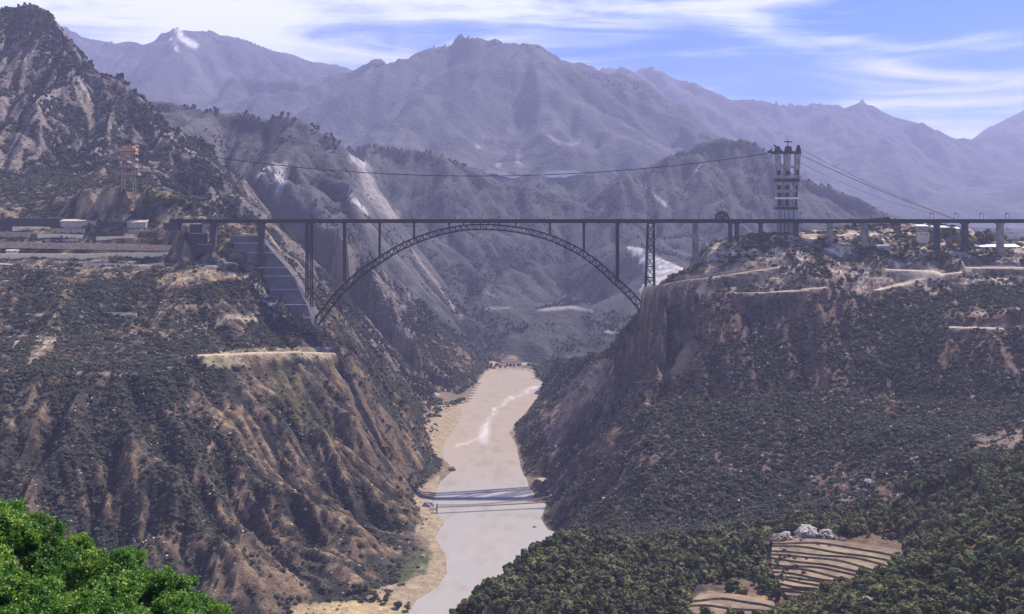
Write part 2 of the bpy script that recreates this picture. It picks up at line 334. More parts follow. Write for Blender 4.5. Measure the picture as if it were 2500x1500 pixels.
pts = []; seen = set()
for amp, l in LINES:
    for i, p in enumerate(l):
        q = [p]
        if i+1 < len(l):
            n = max(1, int(math.dist(p[:2], l[i+1][:2])/(30 if p[1] < 2800 else 120)))
            q = [tuple(p[c]+(l[i+1][c]-p[c])*k/n for c in range(3)) for k in range(n)]
        for a in q:
            k = (round(a[0]/6), round(a[1]/6))
            if k in seen: continue
            seen.add(k); pts.append((*a, amp))
TP = np.array(pts)
tri = geometry.delaunay_2d_cdt([Vector((p[0], p[1])) for p in pts], [], [], 0, 1e-4)
TV = tri[0]; TF = tri[2]; orig = [o[0] for o in tri[3]]
TA = TP[orig]
def raster(xs, ys):
    """plan grid of height and relief from the triangulated survey"""
    Z = np.full((len(ys), len(xs)), 100.); A = np.full(Z.shape, .2)
    x0, dx, y0, dy = xs[0], xs[1]-xs[0], ys[0], ys[1]-ys[0]
    for f in TF:
        t = TA[list(f)]
        i0 = max(0, math.ceil((t[:,0].min()-x0)/dx-1e-6)); i1 = min(len(xs)-1, math.floor((t[:,0].max()-x0)/dx+1e-6))
        j0 = max(0, math.ceil((t[:,1].min()-y0)/dy-1e-6)); j1 = min(len(ys)-1, math.floor((t[:,1].max()-y0)/dy+1e-6))
        if i1 < i0 or j1 < j0: continue
        X, Y = np.meshgrid(xs[i0:i1+1], ys[j0:j1+1])
        (ax, ay), (bx, by), (cx, cy) = t[0,:2], t[1,:2], t[2,:2]
        d = (by-cy)*(ax-cx)+(cx-bx)*(ay-cy)
        if abs(d) < 1e-6: continue
        u = ((by-cy)*(X-cx)+(cx-bx)*(Y-cy))/d; v = ((cy-ay)*(X-cx)+(ax-cx)*(Y-cy))/d; q = 1-u-v
        m = (u >= -1e-6) & (v >= -1e-6) & (q >= -1e-6)
        zz = u*t[0,2]+v*t[1,2]+q*t[2,2]; aa = u*t[0,3]+v*t[1,3]+q*t[2,3]
        Z[j0:j1+1, i0:i1+1][m] = zz[m]; A[j0:j1+1, i0:i1+1][m] = aa[m]
    return Z, A

ROADS = []   # (plan polyline with heights, half width, pad slope blend)
def road(pts, hw, blend): ROADS.append(([P(*p) for p in pts], hw, blend))
road([(-60,616,1505),(100,615,1505),(220,615,1505),(400,611,1508),(470,608,1510)], 7, 10)
road([(0,637,1470),(200,650,1460),(330,640,1465),(520,642,1465)], 4, 8)
road([(480,858,1228),(540,856,1262),(620,852,1300),(720,850,1365),(795,853,1410)], 8, 10)
road([(0,434,1830),(120,433,1830),(200,432,1800),(260,430,1760)], 4, 6)
road([(1560,694,1462),(1660,676,1448),(1760,664,1430),(1830,652,1435),(1900,643,1442)], 5, 8)
road([(1780,708,1400),(1860,706,1397),(1940,700,1399),(1990,694,1404)], 4, 8)
road([(2120,700,1398),(2190,684,1415),(2260,664,1433),(2350,655,1450),(2480,652,1455)], 4, 8)
road([(2170,652,1446),(2230,654,1446)], 16, 10)
road([(2360,646,1455),(2480,646,1455)], 14, 8)
road([(2330,602,1545),(2500,602,1545)], 14, 8)
road([(2300,790,1300),(2500,795,1285)], 6, 8)

def make_block(name, x0, x1, y0, y1, step, wl, amp, octv, matl, terr=False):
    xs = np.arange(x0, x1+step/2, step); ys = np.arange(y0, y1+step/2, step)
    Z, A = raster(xs, ys)
    Z = blur(Z, 3); A = blur(A, 4)
    X, Y = np.meshgrid(xs, ys)
    gy, gx = np.gradient(blur(Z, 4), step)
    e = erosion(X, Y, gx, gy, wl, octv)
    sl_ = np.hypot(gx, gy)
    f = fbm(X, Y, wl*1.3, 6, 5)
    sa = sstep(.05, .6, sl_)
    B = Z.copy()
    Z = Z+A*(amp*(e-.25)*(.25+.75*sa)+amp*.45*f)
    crag = np.abs(perlin(X/(step*5.5)+.4*f, Y/(step*9), 91))+.6*np.abs(perlin(X/(step*2.6), Y/(step*4), 92))
    Z = Z-crag*step*1.25*A*sa
    fine_ = fbm(X, Y, step*7, 3, 40)
    Z = Z+fine_*step*.28*np.clip(A*2.2, .05, 1)
    if terr:
        hgt = 6.5; zz = Z/hgt+.35*fbm(X, Y, 90, 3, 60)
        fr = zz-np.floor(zz); st = (np.floor(zz)+sstep(.45, 1, fr)-zz)*hgt
        ml = sstep(-250, -300, X)*sstep(205, 225, Z)*sstep(470, 430, Z)*sstep(1180, 1230, Y)*sstep(1800, 1720, Y)
        mrt = sstep(190, 215, X)*sstep(243, 256, Z)*sstep(1330, 1380, Y)*sstep(1700, 1640, Y)
        Z = Z+st*.85*np.maximum(ml, mrt)*sstep(-.5, .1, fbm(X, Y, 120, 3, 66)+.1)
        for pl, hw, bl in ROADS:
            lo = [min(p[i] for p in pl)-hw-bl-step for i in (0, 1)]; hi = [max(p[i] for p in pl)+hw+bl+step for i in (0, 1)]
            iy = np.where((ys > lo[1]) & (ys < hi[1]))[0]; ix = np.where((xs > lo[0]) & (xs < hi[0]))[0]
            if not len(iy) or not len(ix): continue
            sli = (slice(iy[0], iy[-1]+1), slice(ix[0], ix[-1]+1)); xx, yy = X[sli], Y[sli]
            bd = np.full(xx.shape, 1e9); bz = np.zeros(xx.shape)
            for p, q in zip(pl[:-1], pl[1:]):
                vx, vy = q[0]-p[0], q[1]-p[1]; t = np.clip(((xx-p[0])*vx+(yy-p[1])*vy)/(vx*vx+vy*vy), 0, 1)
                d = np.hypot(xx-p[0]-t*vx, yy-p[1]-t*vy); m = d < bd; bd[m] = d[m]; bz[m] = (p[2]+(q[2]-p[2])*t)[m]
            wv = sstep(hw+bl, hw, bd); Z[sli] = Z[sli]*(1-wv)+bz*wv
    if terr:   # keep the channel clean
        m = B < 1.5; Z[m] = np.minimum(Z[m], B[m]+.4)
    G = dict(xs=xs, ys=ys, X=X, Y=Y, Z=Z, e=e, f=f, step=step, base=B, amp=A)
    gy, gx = np.gradient(Z, step); G['slope'] = np.hypot(gx, gy)
    G['conv'] = Z-blur(Z, 5)
    G['vx'] = CX+F*X/np.maximum(Y, 30); G['vy'] = HY+F*(CAMZ-Z)/np.maximum(Y, 30)
    return G
def terrain_mesh(G, name, matl, rgb, smooth=True):
    ny, nx = G['Z'].shape
    me = bpy.data.meshes.new(name)
    co_ = np.stack([G['X'], G['Y'], G['Z']], -1).reshape(-1, 3).astype(np.float32)
    idx = np.arange(nx*ny).reshape(ny, nx)
    q = np.stack([idx[:-1,:-1], idx[:-1,1:], idx[1:,1:], idx[1:,:-1]], -1).reshape(-1, 4)
    me.vertices.add(len(co_)); me.vertices.foreach_set('co', co_.ravel())
    me.loops.add(q.size); me.loops.foreach_set('vertex_index', q.ravel().astype(np.int32))
    me.polygons.add(len(q)); me.polygons.foreach_set('loop_start', np.arange(0, q.size, 4, dtype=np.int32))
    me.polygons.foreach_set('use_smooth', np.full(len(q), smooth))
    me.update(calc_edges=True)
    ca = me.color_attributes.new('ground', 'FLOAT_COLOR', 'POINT')
    c4 = np.ones((nx*ny, 4), np.float32); c4[:, :3] = np.clip(rgb.reshape(-1, 3), .01, .9)
    ca.data.foreach_set('color', c4.ravel())
    me.materials.append(matl)
    o = bpy.data.objects.new(name, me); COL.objects.link(o); o['kind'] = 'structure'
    return o
def ground_mat(name, s1, s2, bump, lo=.55, hi=1.45):
    m = bpy.data.materials.new(name); m.use_nodes = True; t = m.node_tree; b = t.nodes['Principled BSDF']
    b.inputs['Roughness'].default_value = .95; b.inputs['Specular IOR Level'].default_value = .1
    a = t.nodes.new('ShaderNodeAttribute'); a.attribute_name = 'ground'
    geo = t.nodes.new('ShaderNodeNewGeometry')
    def nz(s, d=6, r=.7):
        n = t.nodes.new('ShaderNodeTexNoise'); n.inputs['Scale'].default_value = s; n.inputs['Detail'].default_value = d; n.inputs['Roughness'].default_value = r
        t.links.new(geo.outputs['Position'], n.inputs[0]); return n
    n1 = nz(s1); n2 = nz(s2, 4)
    mr = t.nodes.new('ShaderNodeMapRange'); mr.inputs['From Min'].default_value = .3; mr.inputs['From Max'].default_value = .7
    mr.inputs['To Min'].default_value = lo; mr.inputs['To Max'].default_value = hi; t.links.new(n1.outputs[0], mr.inputs[0])
    sc_ = t.nodes.new('ShaderNodeVectorMath'); sc_.operation = 'SCALE'; t.links.new(a.outputs['Color'], sc_.inputs[0]); t.links.new(mr.outputs[0], sc_.inputs['Scale'])
    t.links.new(sc_.outputs[0], b.inputs['Base Color'])
    bp = t.nodes.new('ShaderNodeBump'); bp.inputs['Distance'].default_value = bump; bp.inputs['Strength'].default_value = 1
    t.links.new(n2.outputs[0], bp.inputs['Height']); t.links.new(bp.outputs[0], b.inputs['Normal'])
    return m
def mix3(a, b, t):
    return a*(1-t[..., None])+np.array(b)*t[..., None]

M_ground = ground_mat('scrubby_rock', .11, .35, 3.0)
M_mid = ground_mat('mountain_rock', .02, .06, 14.0, .7, 1.3)
M_far = ground_mat('far_mountain_rock', .008, .02, 35.0, .75, 1.25)

GN_ = make_block('near', -700, 700, -150, 655, 5, 60, 3, 4, M_ground)
GM = make_block('gorge', -1300, 1020, 640, 2520, 3.3, 120, 44, 5, M_ground, terr=True)
GD = make_block('mid', -2700, 2700, 2505, 5210, 9, 330, 85, 5, M_mid)
GF = make_block('far', -8200, 8200, 5190, 15600, 27, 1100, 300, 6, M_far)

def strokes(G, rgb, items):
    vx, vy = G['vx'], G['vy']
    for pl, wd, colr, st in items:
        d = linedist(vx+4*G['f'], vy+4*G['e'], pl); rgb = mix3(rgb, colr, np.clip(sstep(wd, wd*.4, d)*st, 0, 1))
    return rgb
def patches(G, rgb, items, wob=6):
    vx, vy = G['vx']+wob*perlin(G['X']/14, G['Y']/14, 3), G['vy']+wob*.5*perlin(G['X']/14+9, G['Y']/14, 4)
    for poly, colr, st, y0, y1 in items:
        m = inpoly(vx, vy, poly) & (G['Y'] > y0) & (G['Y'] < y1)
        rgb = mix3(rgb, colr, m*st*np.clip(.72+.7*fbm(G['X'], G['Y'], 26, 4, 505)+.35*G['f'], 0, 1))
    return rgb

# --- gorge colours (albedo): scrub soil, brown rock, dry grass, pale dirt
DIRT = (.52, .42, .30); SAND = (.36, .285, .19); BROWN = (.18, .127, .088); DARK = (.036, .040, .036); GRASS = (.12, .12, .055); DRY = (.36, .27, .16)
X, Y, Z = GM['X'], GM['Y'], GM['Z']
nA = fbm(X, Y, 70, 5, 70); nB = fbm(X, Y, 22, 4, 80); nC = fbm(X, Y, 9, 3, 90)
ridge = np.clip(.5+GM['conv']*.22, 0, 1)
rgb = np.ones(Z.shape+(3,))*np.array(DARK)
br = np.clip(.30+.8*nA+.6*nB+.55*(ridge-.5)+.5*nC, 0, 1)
lm = sstep(40, -40, X)                                  # left massif is barer than the right one
clf = inpoly(GM['vx']+25*nA, GM['vy']+20*nB, [(540,900),(700,880),(850,872),(1060,1080),(1070,1250),(960,1400),(740,1490),(420,1500),(470,1330),(560,1180)])*(Y < 1700)*1.
br = np.clip(br-.24*lm*sstep(2000,1800,Y)*(1-clf)+.10*clf-.5*clf*sstep(.1, -.5, GM['conv']), 0, 1)  # front cliff hollows lose brown, painting in their gully shade
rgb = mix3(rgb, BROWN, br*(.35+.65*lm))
rgb = mix3(rgb, DRY, sstep(.75, 1.2, br+.5*nC)*.6*(.3+.7*lm))
flat = sstep(.28, .10, GM['slope'])*sstep(.5, .2, np.abs(nA))
rgb = mix3(rgb, DIRT, flat*sstep(200, 215, Z)*.8)
bm = sstep(1750, 1900, Y)*sstep(-150, -260, X)          # left mountain: grey brown rock
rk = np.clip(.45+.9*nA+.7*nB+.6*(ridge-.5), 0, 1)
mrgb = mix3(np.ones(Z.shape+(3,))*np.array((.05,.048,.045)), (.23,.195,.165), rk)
rgb = rgb*(1-bm[..., None])+mrgb*bm[..., None]
sandm = np.zeros(Z.shape)
for poly in ([(1008,980),(1130,975),(1125,1045),(1085,1100),(1040,1110),(1025,1040)], [(1035,1285),(1095,1300),(1095,1400),(1040,1460),(1000,1490),(860,1490),(900,1425),(985,1400),(1040,1340)], [(985,1190),(1060,1150),(1060,1215),(1020,1240)],
             [(1180,840),(1290,870),(1290,905),(1180,905)], [(1225,1030),(1245,1030),(1245,1070),(1225,1060)], [(1010,1230),(1085,1240),(1080,1275),(1030,1300),(1000,1290)], [(700,1455),(990,1455),(990,1500),(700,1500)]):
    sandm = np.maximum(sandm, inpoly(GM['vx'], GM['vy'], poly)*sstep(9, 4.5, Z))
rgb = mix3(rgb, SAND, sandm); rgb = mix3(rgb, (.22,.17,.12), sstep(4, 2, Z)*(1-sandm))
veg = np.clip(.62-.9*br+.25*nB, 0, 1)                   # where scrub grows
veg = np.where(X > 60, .85-.35*sstep(.2, .8, nA+.4*nB), veg)
veg = veg*(1-bm)+bm*np.clip(.95-1.9*rk, 0, 1)
veg = veg*(1-.72*clf)
plat = sstep(180, 215, X)*sstep(246, 258, Z)*sstep(1380, 1420, Y)*sstep(1700, 1640, Y)
rgb = mix3(rgb, (.36,.27,.20), plat*np.clip(.6+.9*nB-.5*nA, 0, 1)*.8); rgb = mix3(rgb, (.60,.50,.40), plat*sstep(.25, .6, nB+.8*nC-.3*nA))
veg = veg*(1-.82*plat*sstep(-.45, .0, -nA+.2))
ltr = sstep(-240, -290, X)*sstep(270, 290, Z)*sstep(1400, 1450, Y)*sstep(1700, 1640, Y)
rgb = mix3(rgb, (.42,.33,.24), ltr*np.clip(.3+.9*nB, 0, 1)*.8); veg = veg*(1-.62*ltr)
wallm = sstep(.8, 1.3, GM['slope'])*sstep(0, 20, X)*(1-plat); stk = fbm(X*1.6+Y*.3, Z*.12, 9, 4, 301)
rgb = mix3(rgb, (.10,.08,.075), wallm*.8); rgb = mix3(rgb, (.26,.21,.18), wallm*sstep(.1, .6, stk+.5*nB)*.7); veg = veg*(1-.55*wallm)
rface = sstep(60, 120, X)*sstep(1500, 1440, Y)*(1-plat)
bp_ = sstep(.12, .5, fbm(X, Y, 130, 4, 222)+.35*nB)
rgb = mix3(rgb, (.19,.13,.10), rface*np.clip(.25+bp_*.8+.4*nB, 0, 1)); veg = veg*(1-.5*rface*bp_)
veg = veg*(1-.9*sandm)*sstep(1, 3, Z)
pd = np.full(Z.shape, 0.)
for pl, hw, bl in ROADS:
    d = linedist(X, Y, [p[:2] for p in pl]); m = sstep(hw+2.5, hw-.5, d); rgb = mix3(rgb, (.60, .50, .38), m*.9); veg = veg*(1-sstep(hw+5, hw+1, d)); pd = np.maximum(pd, m)
PATCH = [
 ([(372,668),(430,655),(520,652),(585,660),(600,680),(560,676),(450,690),(395,688)], DRY, .9, 1300, 1500),
 ([(470,872),(520,850),(640,838),(800,840),(802,868),(700,868),(640,868),(560,890),(500,885)], (.55,.45,.28), .8, 1150, 1460),
 ([(620,880),(700,890),(780,1000),(820,1080),(760,1080),(680,980)], GRASS, .7, 1000, 1460),
 ([(560,1160),(640,1200),(720,1330),(760,1484),(640,1484),(560,1300)], (.24,.17,.11), .7, 800, 1300),
 ([(720,900),(860,920),(1000,1060),(1010,1200),(880,1160),(800,1020)], (.23,.165,.115), .6, 1000, 1560),
 ([(1320,1060),(1300,980),(1440,868),(1490,862),(1470,920),(1400,1000),(1340,1110)], (.46,.34,.26), .9, 1350, 2200),  # spur face paled to stand in for sunlight falling on it
 ([(1655,800),(1690,830),(1650,900),(1600,930),(1590,905),(1640,860)], (.30,.22,.16), .8, 1250, 1450),
 ([(2120,650),(2220,636),(2260,650),(2270,672),(2200,690),(2130,680)], (.50,.42,.30), .9, 1350, 1520),
 ([(1560,680),(1700,640),(1880,620),(2100,650),(2150,690),(1960,720),(1780,716),(1600,700)], (.28,.20,.15), .55, 1380, 1500),
 ([(1850,790),(2100,760),(2200,830),(2100,900),(1950,880)], (.17,.12,.09), .6, 1200, 1400),
 ([(2100,1040),(2260,990),(2200,1110)], (.17,.125,.09), .4, 1000, 1240),
 ([(2340,1050),(2473,1030),(2473,1090),(2360,1080)], (.30,.23,.17), .8, 950, 1200),
 ([(1720,1410),(1800,1405),(1880,1470),(1860,1500),(1650,1500),(1700,1470)], (.50,.36,.18), 1, 690, 800),
 ([(1850,1290),(2200,1295),(2190,1330),(2130,1400),(2060,1470),(1880,1480),(1850,1400)], (.22,.16,.10), .9, 740, 900),
 ([(960,1400),(985,1340),(1030,1318),(1045,1335),(1030,1385),(985,1402),(962,1412)], (.07,.10,.045), 1, 950, 1200),
 ([(700,1462),(880,1450),(985,1470),(990,1500),(700,1500)], (.50,.40,.20), .9, 880, 1010),
 ([(0,980),(60,935),(150,900),(170,912),(60,1000),(10,1030)], (.20,.16,.10), .7, 1000, 1300),
 ([(70,860),(100,810),(140,815),(130,850),(60,885)], (.30,.23,.16), .8, 1100, 1300),
]
rgb = patches(GM, rgb, PATCH)
for poly, c_, st, y0, y1 in PATCH:
    if st > .75: veg = veg*(1-.9*(inpoly(GM['vx'], GM['vy'], poly) & (Y > y0) & (Y < y1)))
rgb = strokes(GM, rgb, [([(140,130),(200,210),(260,300),(300,360)], 5, (.42,.36,.30), .8), ([(100,235),(190,300),(250,390),(300,400)], 30, (.38,.32,.27), .55),
    ([(60,270),(130,240),(140,200)], 16, (.36,.31,.26), .5), ([(610,680),(640,700),(690,765)], 3, (.6,.5,.38), .9), ([(470,590),(500,600),(545,650)], 3, (.5,.4,.3), .8),
    ([(420,985),(500,1075),(510,1110)], 4, (.35,.26,.18), .8), ([(555,970),(520,1040),(505,1110)], 4, (.35,.26,.18), .8)])
DIRT_EDGES = [([(0,750),(100,762),(230,768)],3,.6), ([(395,690),(520,655),(600,668),(650,740)],5,.7), ([(600,752),(690,765)],4,.8), ([(455,800),(520,780),(560,768),(615,772)],11,.8), ([(640,745),(668,732)],5,.9), ([(150,900),(300,905),(420,890)],3,.5),
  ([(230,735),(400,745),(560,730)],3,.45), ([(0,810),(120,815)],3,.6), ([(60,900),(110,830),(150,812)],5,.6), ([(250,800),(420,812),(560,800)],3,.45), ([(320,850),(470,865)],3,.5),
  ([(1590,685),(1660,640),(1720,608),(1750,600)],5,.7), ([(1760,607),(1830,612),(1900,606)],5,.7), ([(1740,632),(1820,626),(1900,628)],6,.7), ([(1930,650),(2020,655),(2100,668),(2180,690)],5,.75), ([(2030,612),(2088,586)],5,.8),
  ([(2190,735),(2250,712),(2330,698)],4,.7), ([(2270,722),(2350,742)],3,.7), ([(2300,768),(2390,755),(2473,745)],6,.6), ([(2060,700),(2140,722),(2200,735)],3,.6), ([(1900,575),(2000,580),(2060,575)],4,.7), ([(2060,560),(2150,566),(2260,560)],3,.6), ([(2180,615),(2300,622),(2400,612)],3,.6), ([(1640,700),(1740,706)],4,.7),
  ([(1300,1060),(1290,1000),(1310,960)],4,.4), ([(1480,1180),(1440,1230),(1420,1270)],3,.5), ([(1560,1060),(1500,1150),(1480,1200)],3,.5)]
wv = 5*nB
for pl, wd, st in DIRT_EDGES:  # strokes of pale dirt along the terraces and slopes
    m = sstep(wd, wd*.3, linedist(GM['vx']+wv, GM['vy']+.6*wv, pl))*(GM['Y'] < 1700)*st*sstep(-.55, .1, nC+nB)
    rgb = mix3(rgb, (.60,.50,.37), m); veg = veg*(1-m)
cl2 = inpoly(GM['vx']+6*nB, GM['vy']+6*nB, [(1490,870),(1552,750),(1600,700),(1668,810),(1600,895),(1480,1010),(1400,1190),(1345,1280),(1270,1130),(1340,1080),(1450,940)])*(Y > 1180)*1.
rgb = mix3(rgb, (.085,.072,.066), cl2*.75); rgb = mix3(rgb, (.30,.24,.20), cl2*sstep(.15, .7, stk+.6*nC)*.6); veg = veg*(1-.6*cl2)  # right wall darkened, its shade painted into the rock colour
shoot = (Z > 2) & (Y > 640)
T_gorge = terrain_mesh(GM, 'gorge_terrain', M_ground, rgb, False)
GM['veg'] = veg

# --- near hillside
n = fbm(GN_['X'], GN_['Y'], 20, 4, 7)
terrain_mesh(GN_, 'near_hillside', M_ground, mix3(np.ones(n.shape+(3,))*np.array((.05,.07,.03)), (.20,.16,.10), np.clip(.3+n, 0, 1)))

# --- middle mountains
X, Y, Z = GD['X'], GD['Y'], GD['Z']
nA = fbm(X, Y, 260, 6, 70); nB = fbm(X, Y, 60, 4, 81)
rk = np.clip(.42+.8*nA+.6*nB+.06*GD['conv'], 0, 1)
near2 = sstep(3300, 2900, Y)*sstep(1150, 1050, GD['vx'])
rgb = mix3(np.ones(Z.shape+(3,))*np.array((.040,.046,.050)), (.135,.130,.130), rk*(.5+.4*near2))
rgb = patches(GD, rgb, [([(1510,594),(1545,600),(1600,626),(1680,660),(1680,800),(1545,745),(1548,690),(1575,680),(1555,640),(1520,606)], (.66,.62,.57), 1, 2500, 3420),
    ([(660,396),(690,398),(700,410),(682,462),(668,462)], (.55,.5,.46), .8, 2500, 3200), ([(1480,860),(1200,860),(1120,760),(1480,750)], (.05,.052,.05), .7, 2500, 3000),
    ([(1190,852),(1240,860),(1280,895),(1180,905)], (.30,.22,.15), 1, 2500, 2700)], 3)
PALE = (.62,.56,.52)
rgb = strokes(GD, rgb, [([(690,400),(684,430),(672,465)], 9, PALE, 1), ([(610,440),(640,410),(665,400)], 4, PALE, .7), ([(840,470),(885,510)], 6, PALE, .9), ([(880,400),(900,470),(950,520)], 20, (.45,.4,.36), .6),
    ([(850,380),(880,400)], 10, PALE, .6), ([(1560,450),(1610,495)], 5, PALE, .6), ([(1660,440),(1690,400)], 5, PALE, .4), ([(1300,752),(1380,745),(1430,752)], 4, PALE, .35), ([(1170,748),(1230,744)], 4, PALE, .3), ([(1460,800),(1490,805)], 4, PALE, .5),
    ([(1000,610),(1060,690),(1110,770)], 6, (.34,.27,.22), .6), ([(560,430),(590,480)], 4, PALE, .7), ([(1140,690),(1200,720)], 4, PALE, .3)])
T_mid = terrain_mesh(GD, 'middle_mountains', M_mid, rgb)
GD['rk'] = rk
# --- far ranges
X, Y, Z = GF['X'], GF['Y'], GF['Z']
nA = fbm(X, Y, 700, 6, 70); nB = fbm(X, Y, 150, 4, 82)
rk = np.clip(.4+.8*nA+.6*nB, 0, 1)
rgb = mix3(np.ones(Z.shape+(3,))*np.array((.055,.062,.070)), (.14,.14,.145), rk*.6)
rgb = strokes(GF, rgb, [([(430,78),(440,95),(470,110)], 12, (.75,.72,.7), .8), ([(415,90),(425,120)], 7, (.75,.72,.7), .7), ([(1165,330),(1155,355)], 4, PALE, .4), ([(1200,370),(1205,400)], 3, PALE, .4), ([(1375,350),(1395,345)], 4, PALE, .4), ([(1250,365),(1260,430)], 4, PALE, .25),
    ([(1110,390),(1120,370)], 3, PALE, .4), ([(1325,330),(1355,350)], 3, PALE, .3)])
T_far = terrain_mesh(GF, 'far_mountains', M_far, rgb)
def zat(x, y, G=None):
    if G is None: G = GN_ if y < 645 else GM if y < 2510 else GD if y < 5200 else GF
    st = G['step']; Zg = G['Z']; fx = (x-G['xs'][0])/st; fy = (y-G['ys'][0])/st
    i = int(min(max(fx, 0), Zg.shape[1]-2)); j = int(min(max(fy, 0), Zg.shape[0]-2)); u = min(max(fx-i, 0), 1); v = min(max(fy-j, 0), 1)
    return float(Zg[j,i]*(1-u)*(1-v)+Zg[j,i+1]*u*(1-v)+Zg[j+1,i]*(1-u)*v+Zg[j+1,i+1]*u*v)
def zatv(x, y, G, key='Z'):
    st = G['step']; A = G[key]; fx = (x-G['xs'][0])/st; fy = (y-G['ys'][0])/st
    i = np.clip(fx.astype(int), 0, A.shape[1]-2); j = np.clip(fy.astype(int), 0, A.shape[0]-2); u = fx-i; v = fy-j
    return A[j,i]*(1-u)*(1-v)+A[j,i+1]*u*(1-v)+A[j+1,i]*(1-u)*v+A[j+1,i+1]*u*v

# ------------------------------------------------------------------ river
def river():
    st = 4.; xs = np.arange(-900, 420, st); ys = np.arange(560, 2640, st); X, Y = np.meshgrid(xs, ys)
    G = dict(X=X, Y=Y, Z=np.zeros(X.shape), vx=CX+F*X/Y, vy=HY+F*CAMZ/Y)
    vx, vy = G['vx'], G['vy']; n = fbm(X, Y, 60, 5, 3); n2 = fbm(X*3, Y, 40, 4, 33)
    rgb = np.ones(X.shape+(3,))*np.array((.38,.31,.215))
    rgb = mix3(rgb, (.355,.335,.29), sstep(1060, 1230, vy))  # nearer water greyed, the sky's reflection put into its colour
    rgb = mix3(rgb, (.27,.225,.165), np.clip(.6*n2+.4*n, 0, .7))
    d = linedist(vx+9*n, vy+5*n2, [(1300,935),(1230,965),(1195,995),(1178,1020),(1172,1045)])
    rgb = mix3(rgb, (.78,.74,.68), sstep(7, 1, d)*.6*sstep(-.7, .8, n2))
    d = linedist(vx+7*n, vy+3*n2, [(1172,1045),(1140,1065),(1100,1078)]); rgb = mix3(rgb, (.66,.6,.5), sstep(5, 1, d)*.4)
    d = linedist(vx, vy, [(1172,1035),(1168,1062)]); rgb = mix3(rgb, (.75,.71,.65), sstep(20, 2, d)*.4)
    rgb = mix3(rgb, (.42,.36,.30), sstep(-.1, .6, n)*.35*sstep(1230, 1300, vy))
    m = bpy.data.materials.new('muddy_water'); m.use_nodes = True; t = m.node_tree; b = t.nodes['Principled BSDF']
    a = t.nodes.new('ShaderNodeAttribute'); a.attribute_name = 'ground'; t.links.new(a.outputs['Color'], b.inputs['Base Color'])
    b.inputs['Roughness'].default_value = .45; b.inputs['IOR'].default_value = 1.33
    geo = t.nodes.new('ShaderNodeNewGeometry'); nz = t.nodes.new('ShaderNodeTexNoise'); nz.inputs['Scale'].default_value = .12; nz.inputs['Detail'].default_value = 5
    t.links.new(geo.outputs['Position'], nz.inputs[0]); bp = t.nodes.new('ShaderNodeBump'); bp.inputs['Distance'].default_value = .5; bp.inputs['Strength'].default_value = .6
    t.links.new(nz.outputs[0], bp.inputs['Height']); t.links.new(bp.outputs[0], b.inputs['Normal'])
    terrain_mesh(G, 'river', m, rgb)
river()

# ------------------------------------------------------------------ haze over everything
hz = MB().box(-9800, 9800, -400, 16400, -12, 2600).build('haze', None)
hz['kind'] = 'stuff'; hz['label'] = 'thin lavender haze filling the gorge and veiling the mountains'
hm = bpy.data.materials.new('haze'); hm.use_nodes = True; t = hm.node_tree; t.nodes.clear()
pv = t.nodes.new('ShaderNodeVolumePrincipled'); pv.inputs['Color'].default_value = (.64, .66, 1.0, 1); pv.inputs['Density'].default_value = HAZE_DENSITY; pv.inputs['Anisotropy'].default_value = 0.1
mo = t.nodes.new('ShaderNodeOutputMaterial'); t.links.new(pv.outputs[0], mo.inputs['Volume'])
hz.data.materials.clear(); hz.data.materials.append(hm)
# ------------------------------------------------------------------ what can be seen from the viewpoint's side of each slope (so that plants are only grown there)
def visible(G, margin=22):
    vx, vy = G['vx'], np.where(G['Y'] > 220, G['vy'], 5000); nb = 1400; run = np.full(nb, 4000.); V = np.zeros(vx.shape, bool)
    for j in range(vx.shape[0]):
        b = ((vx[j]+150)/2.0).astype(int); ok = (b >= 0) & (b < nb); bb = np.clip(b, 0, nb-1)
        V[j] = ok & (vy[j] < run[bb]+margin) & (vy[j] < 1540)
        np.minimum.at(run, bb[ok], vy[j][ok])
        r = np.minimum(np.minimum(run, np.roll(run, 1)), np.roll(run, -1)); run = np.where(run > 3999, r, run)
    return V
VM = visible(GM); VD = visible(GD, 14); VF = visible(GF, 10); VN = visible(GN_, 60)

# ------------------------------------------------------------------ plants: source shapes
def ico(sub):
    t = (1+5**.5)/2
    v = [(-1,t,0),(1,t,0),(-1,-t,0),(1,-t,0),(0,-1,t),(0,1,t),(0,-1,-t),(0,1,-t),(t,0,-1),(t,0,1),(-t,0,-1),(-t,0,1)]
    v = [Vector(a).normalized() for a in v]
    f = [(0,11,5),(0,5,1),(0,1,7),(0,7,10),(0,10,11),(1,5,9),(5,11,4),(11,10,2),(10,7,6),(7,1,8),(3,9,4),(3,4,2),(3,2,6),(3,6,8),(3,8,9),(4,9,5),(2,4,11),(6,2,10),(8,6,7),(9,8,1)]
    for _ in range(sub):
        mid = {}; nf = []
        def m(a, b):
            k = (min(a,b), max(a,b))
            if k not in mid: mid[k] = len(v); v.append(((v[a]+v[b])/2).normalized())
            return mid[k]
        for a, b, c in f:
            x, y, z = m(a,b), m(b,c), m(c,a); nf += [(a,x,z),(b,y,x),(c,z,y),(x,y,z)]
        f = nf
    return v, f
ICO = [ico(i) for i in range(4)]
def lump(mb, c, r, sub, rough, rnd, sq=(1,1,1)):
    v, f = ICO[sub]; o = [rnd.uniform(-9, 9) for _ in range(3)]
    from mathutils import noise
    vs = []
    for p in v:
        k = 1+rough*noise.noise(p*1.7+Vector(o))+rough*.6*noise.noise(p*4.1+Vector(o))
        vs.append((c[0]+p.x*r*k*sq[0], c[1]+p.y*r*k*sq[1], c[2]+p.z*r*k*sq[2]))
    mb.add(vs, f)
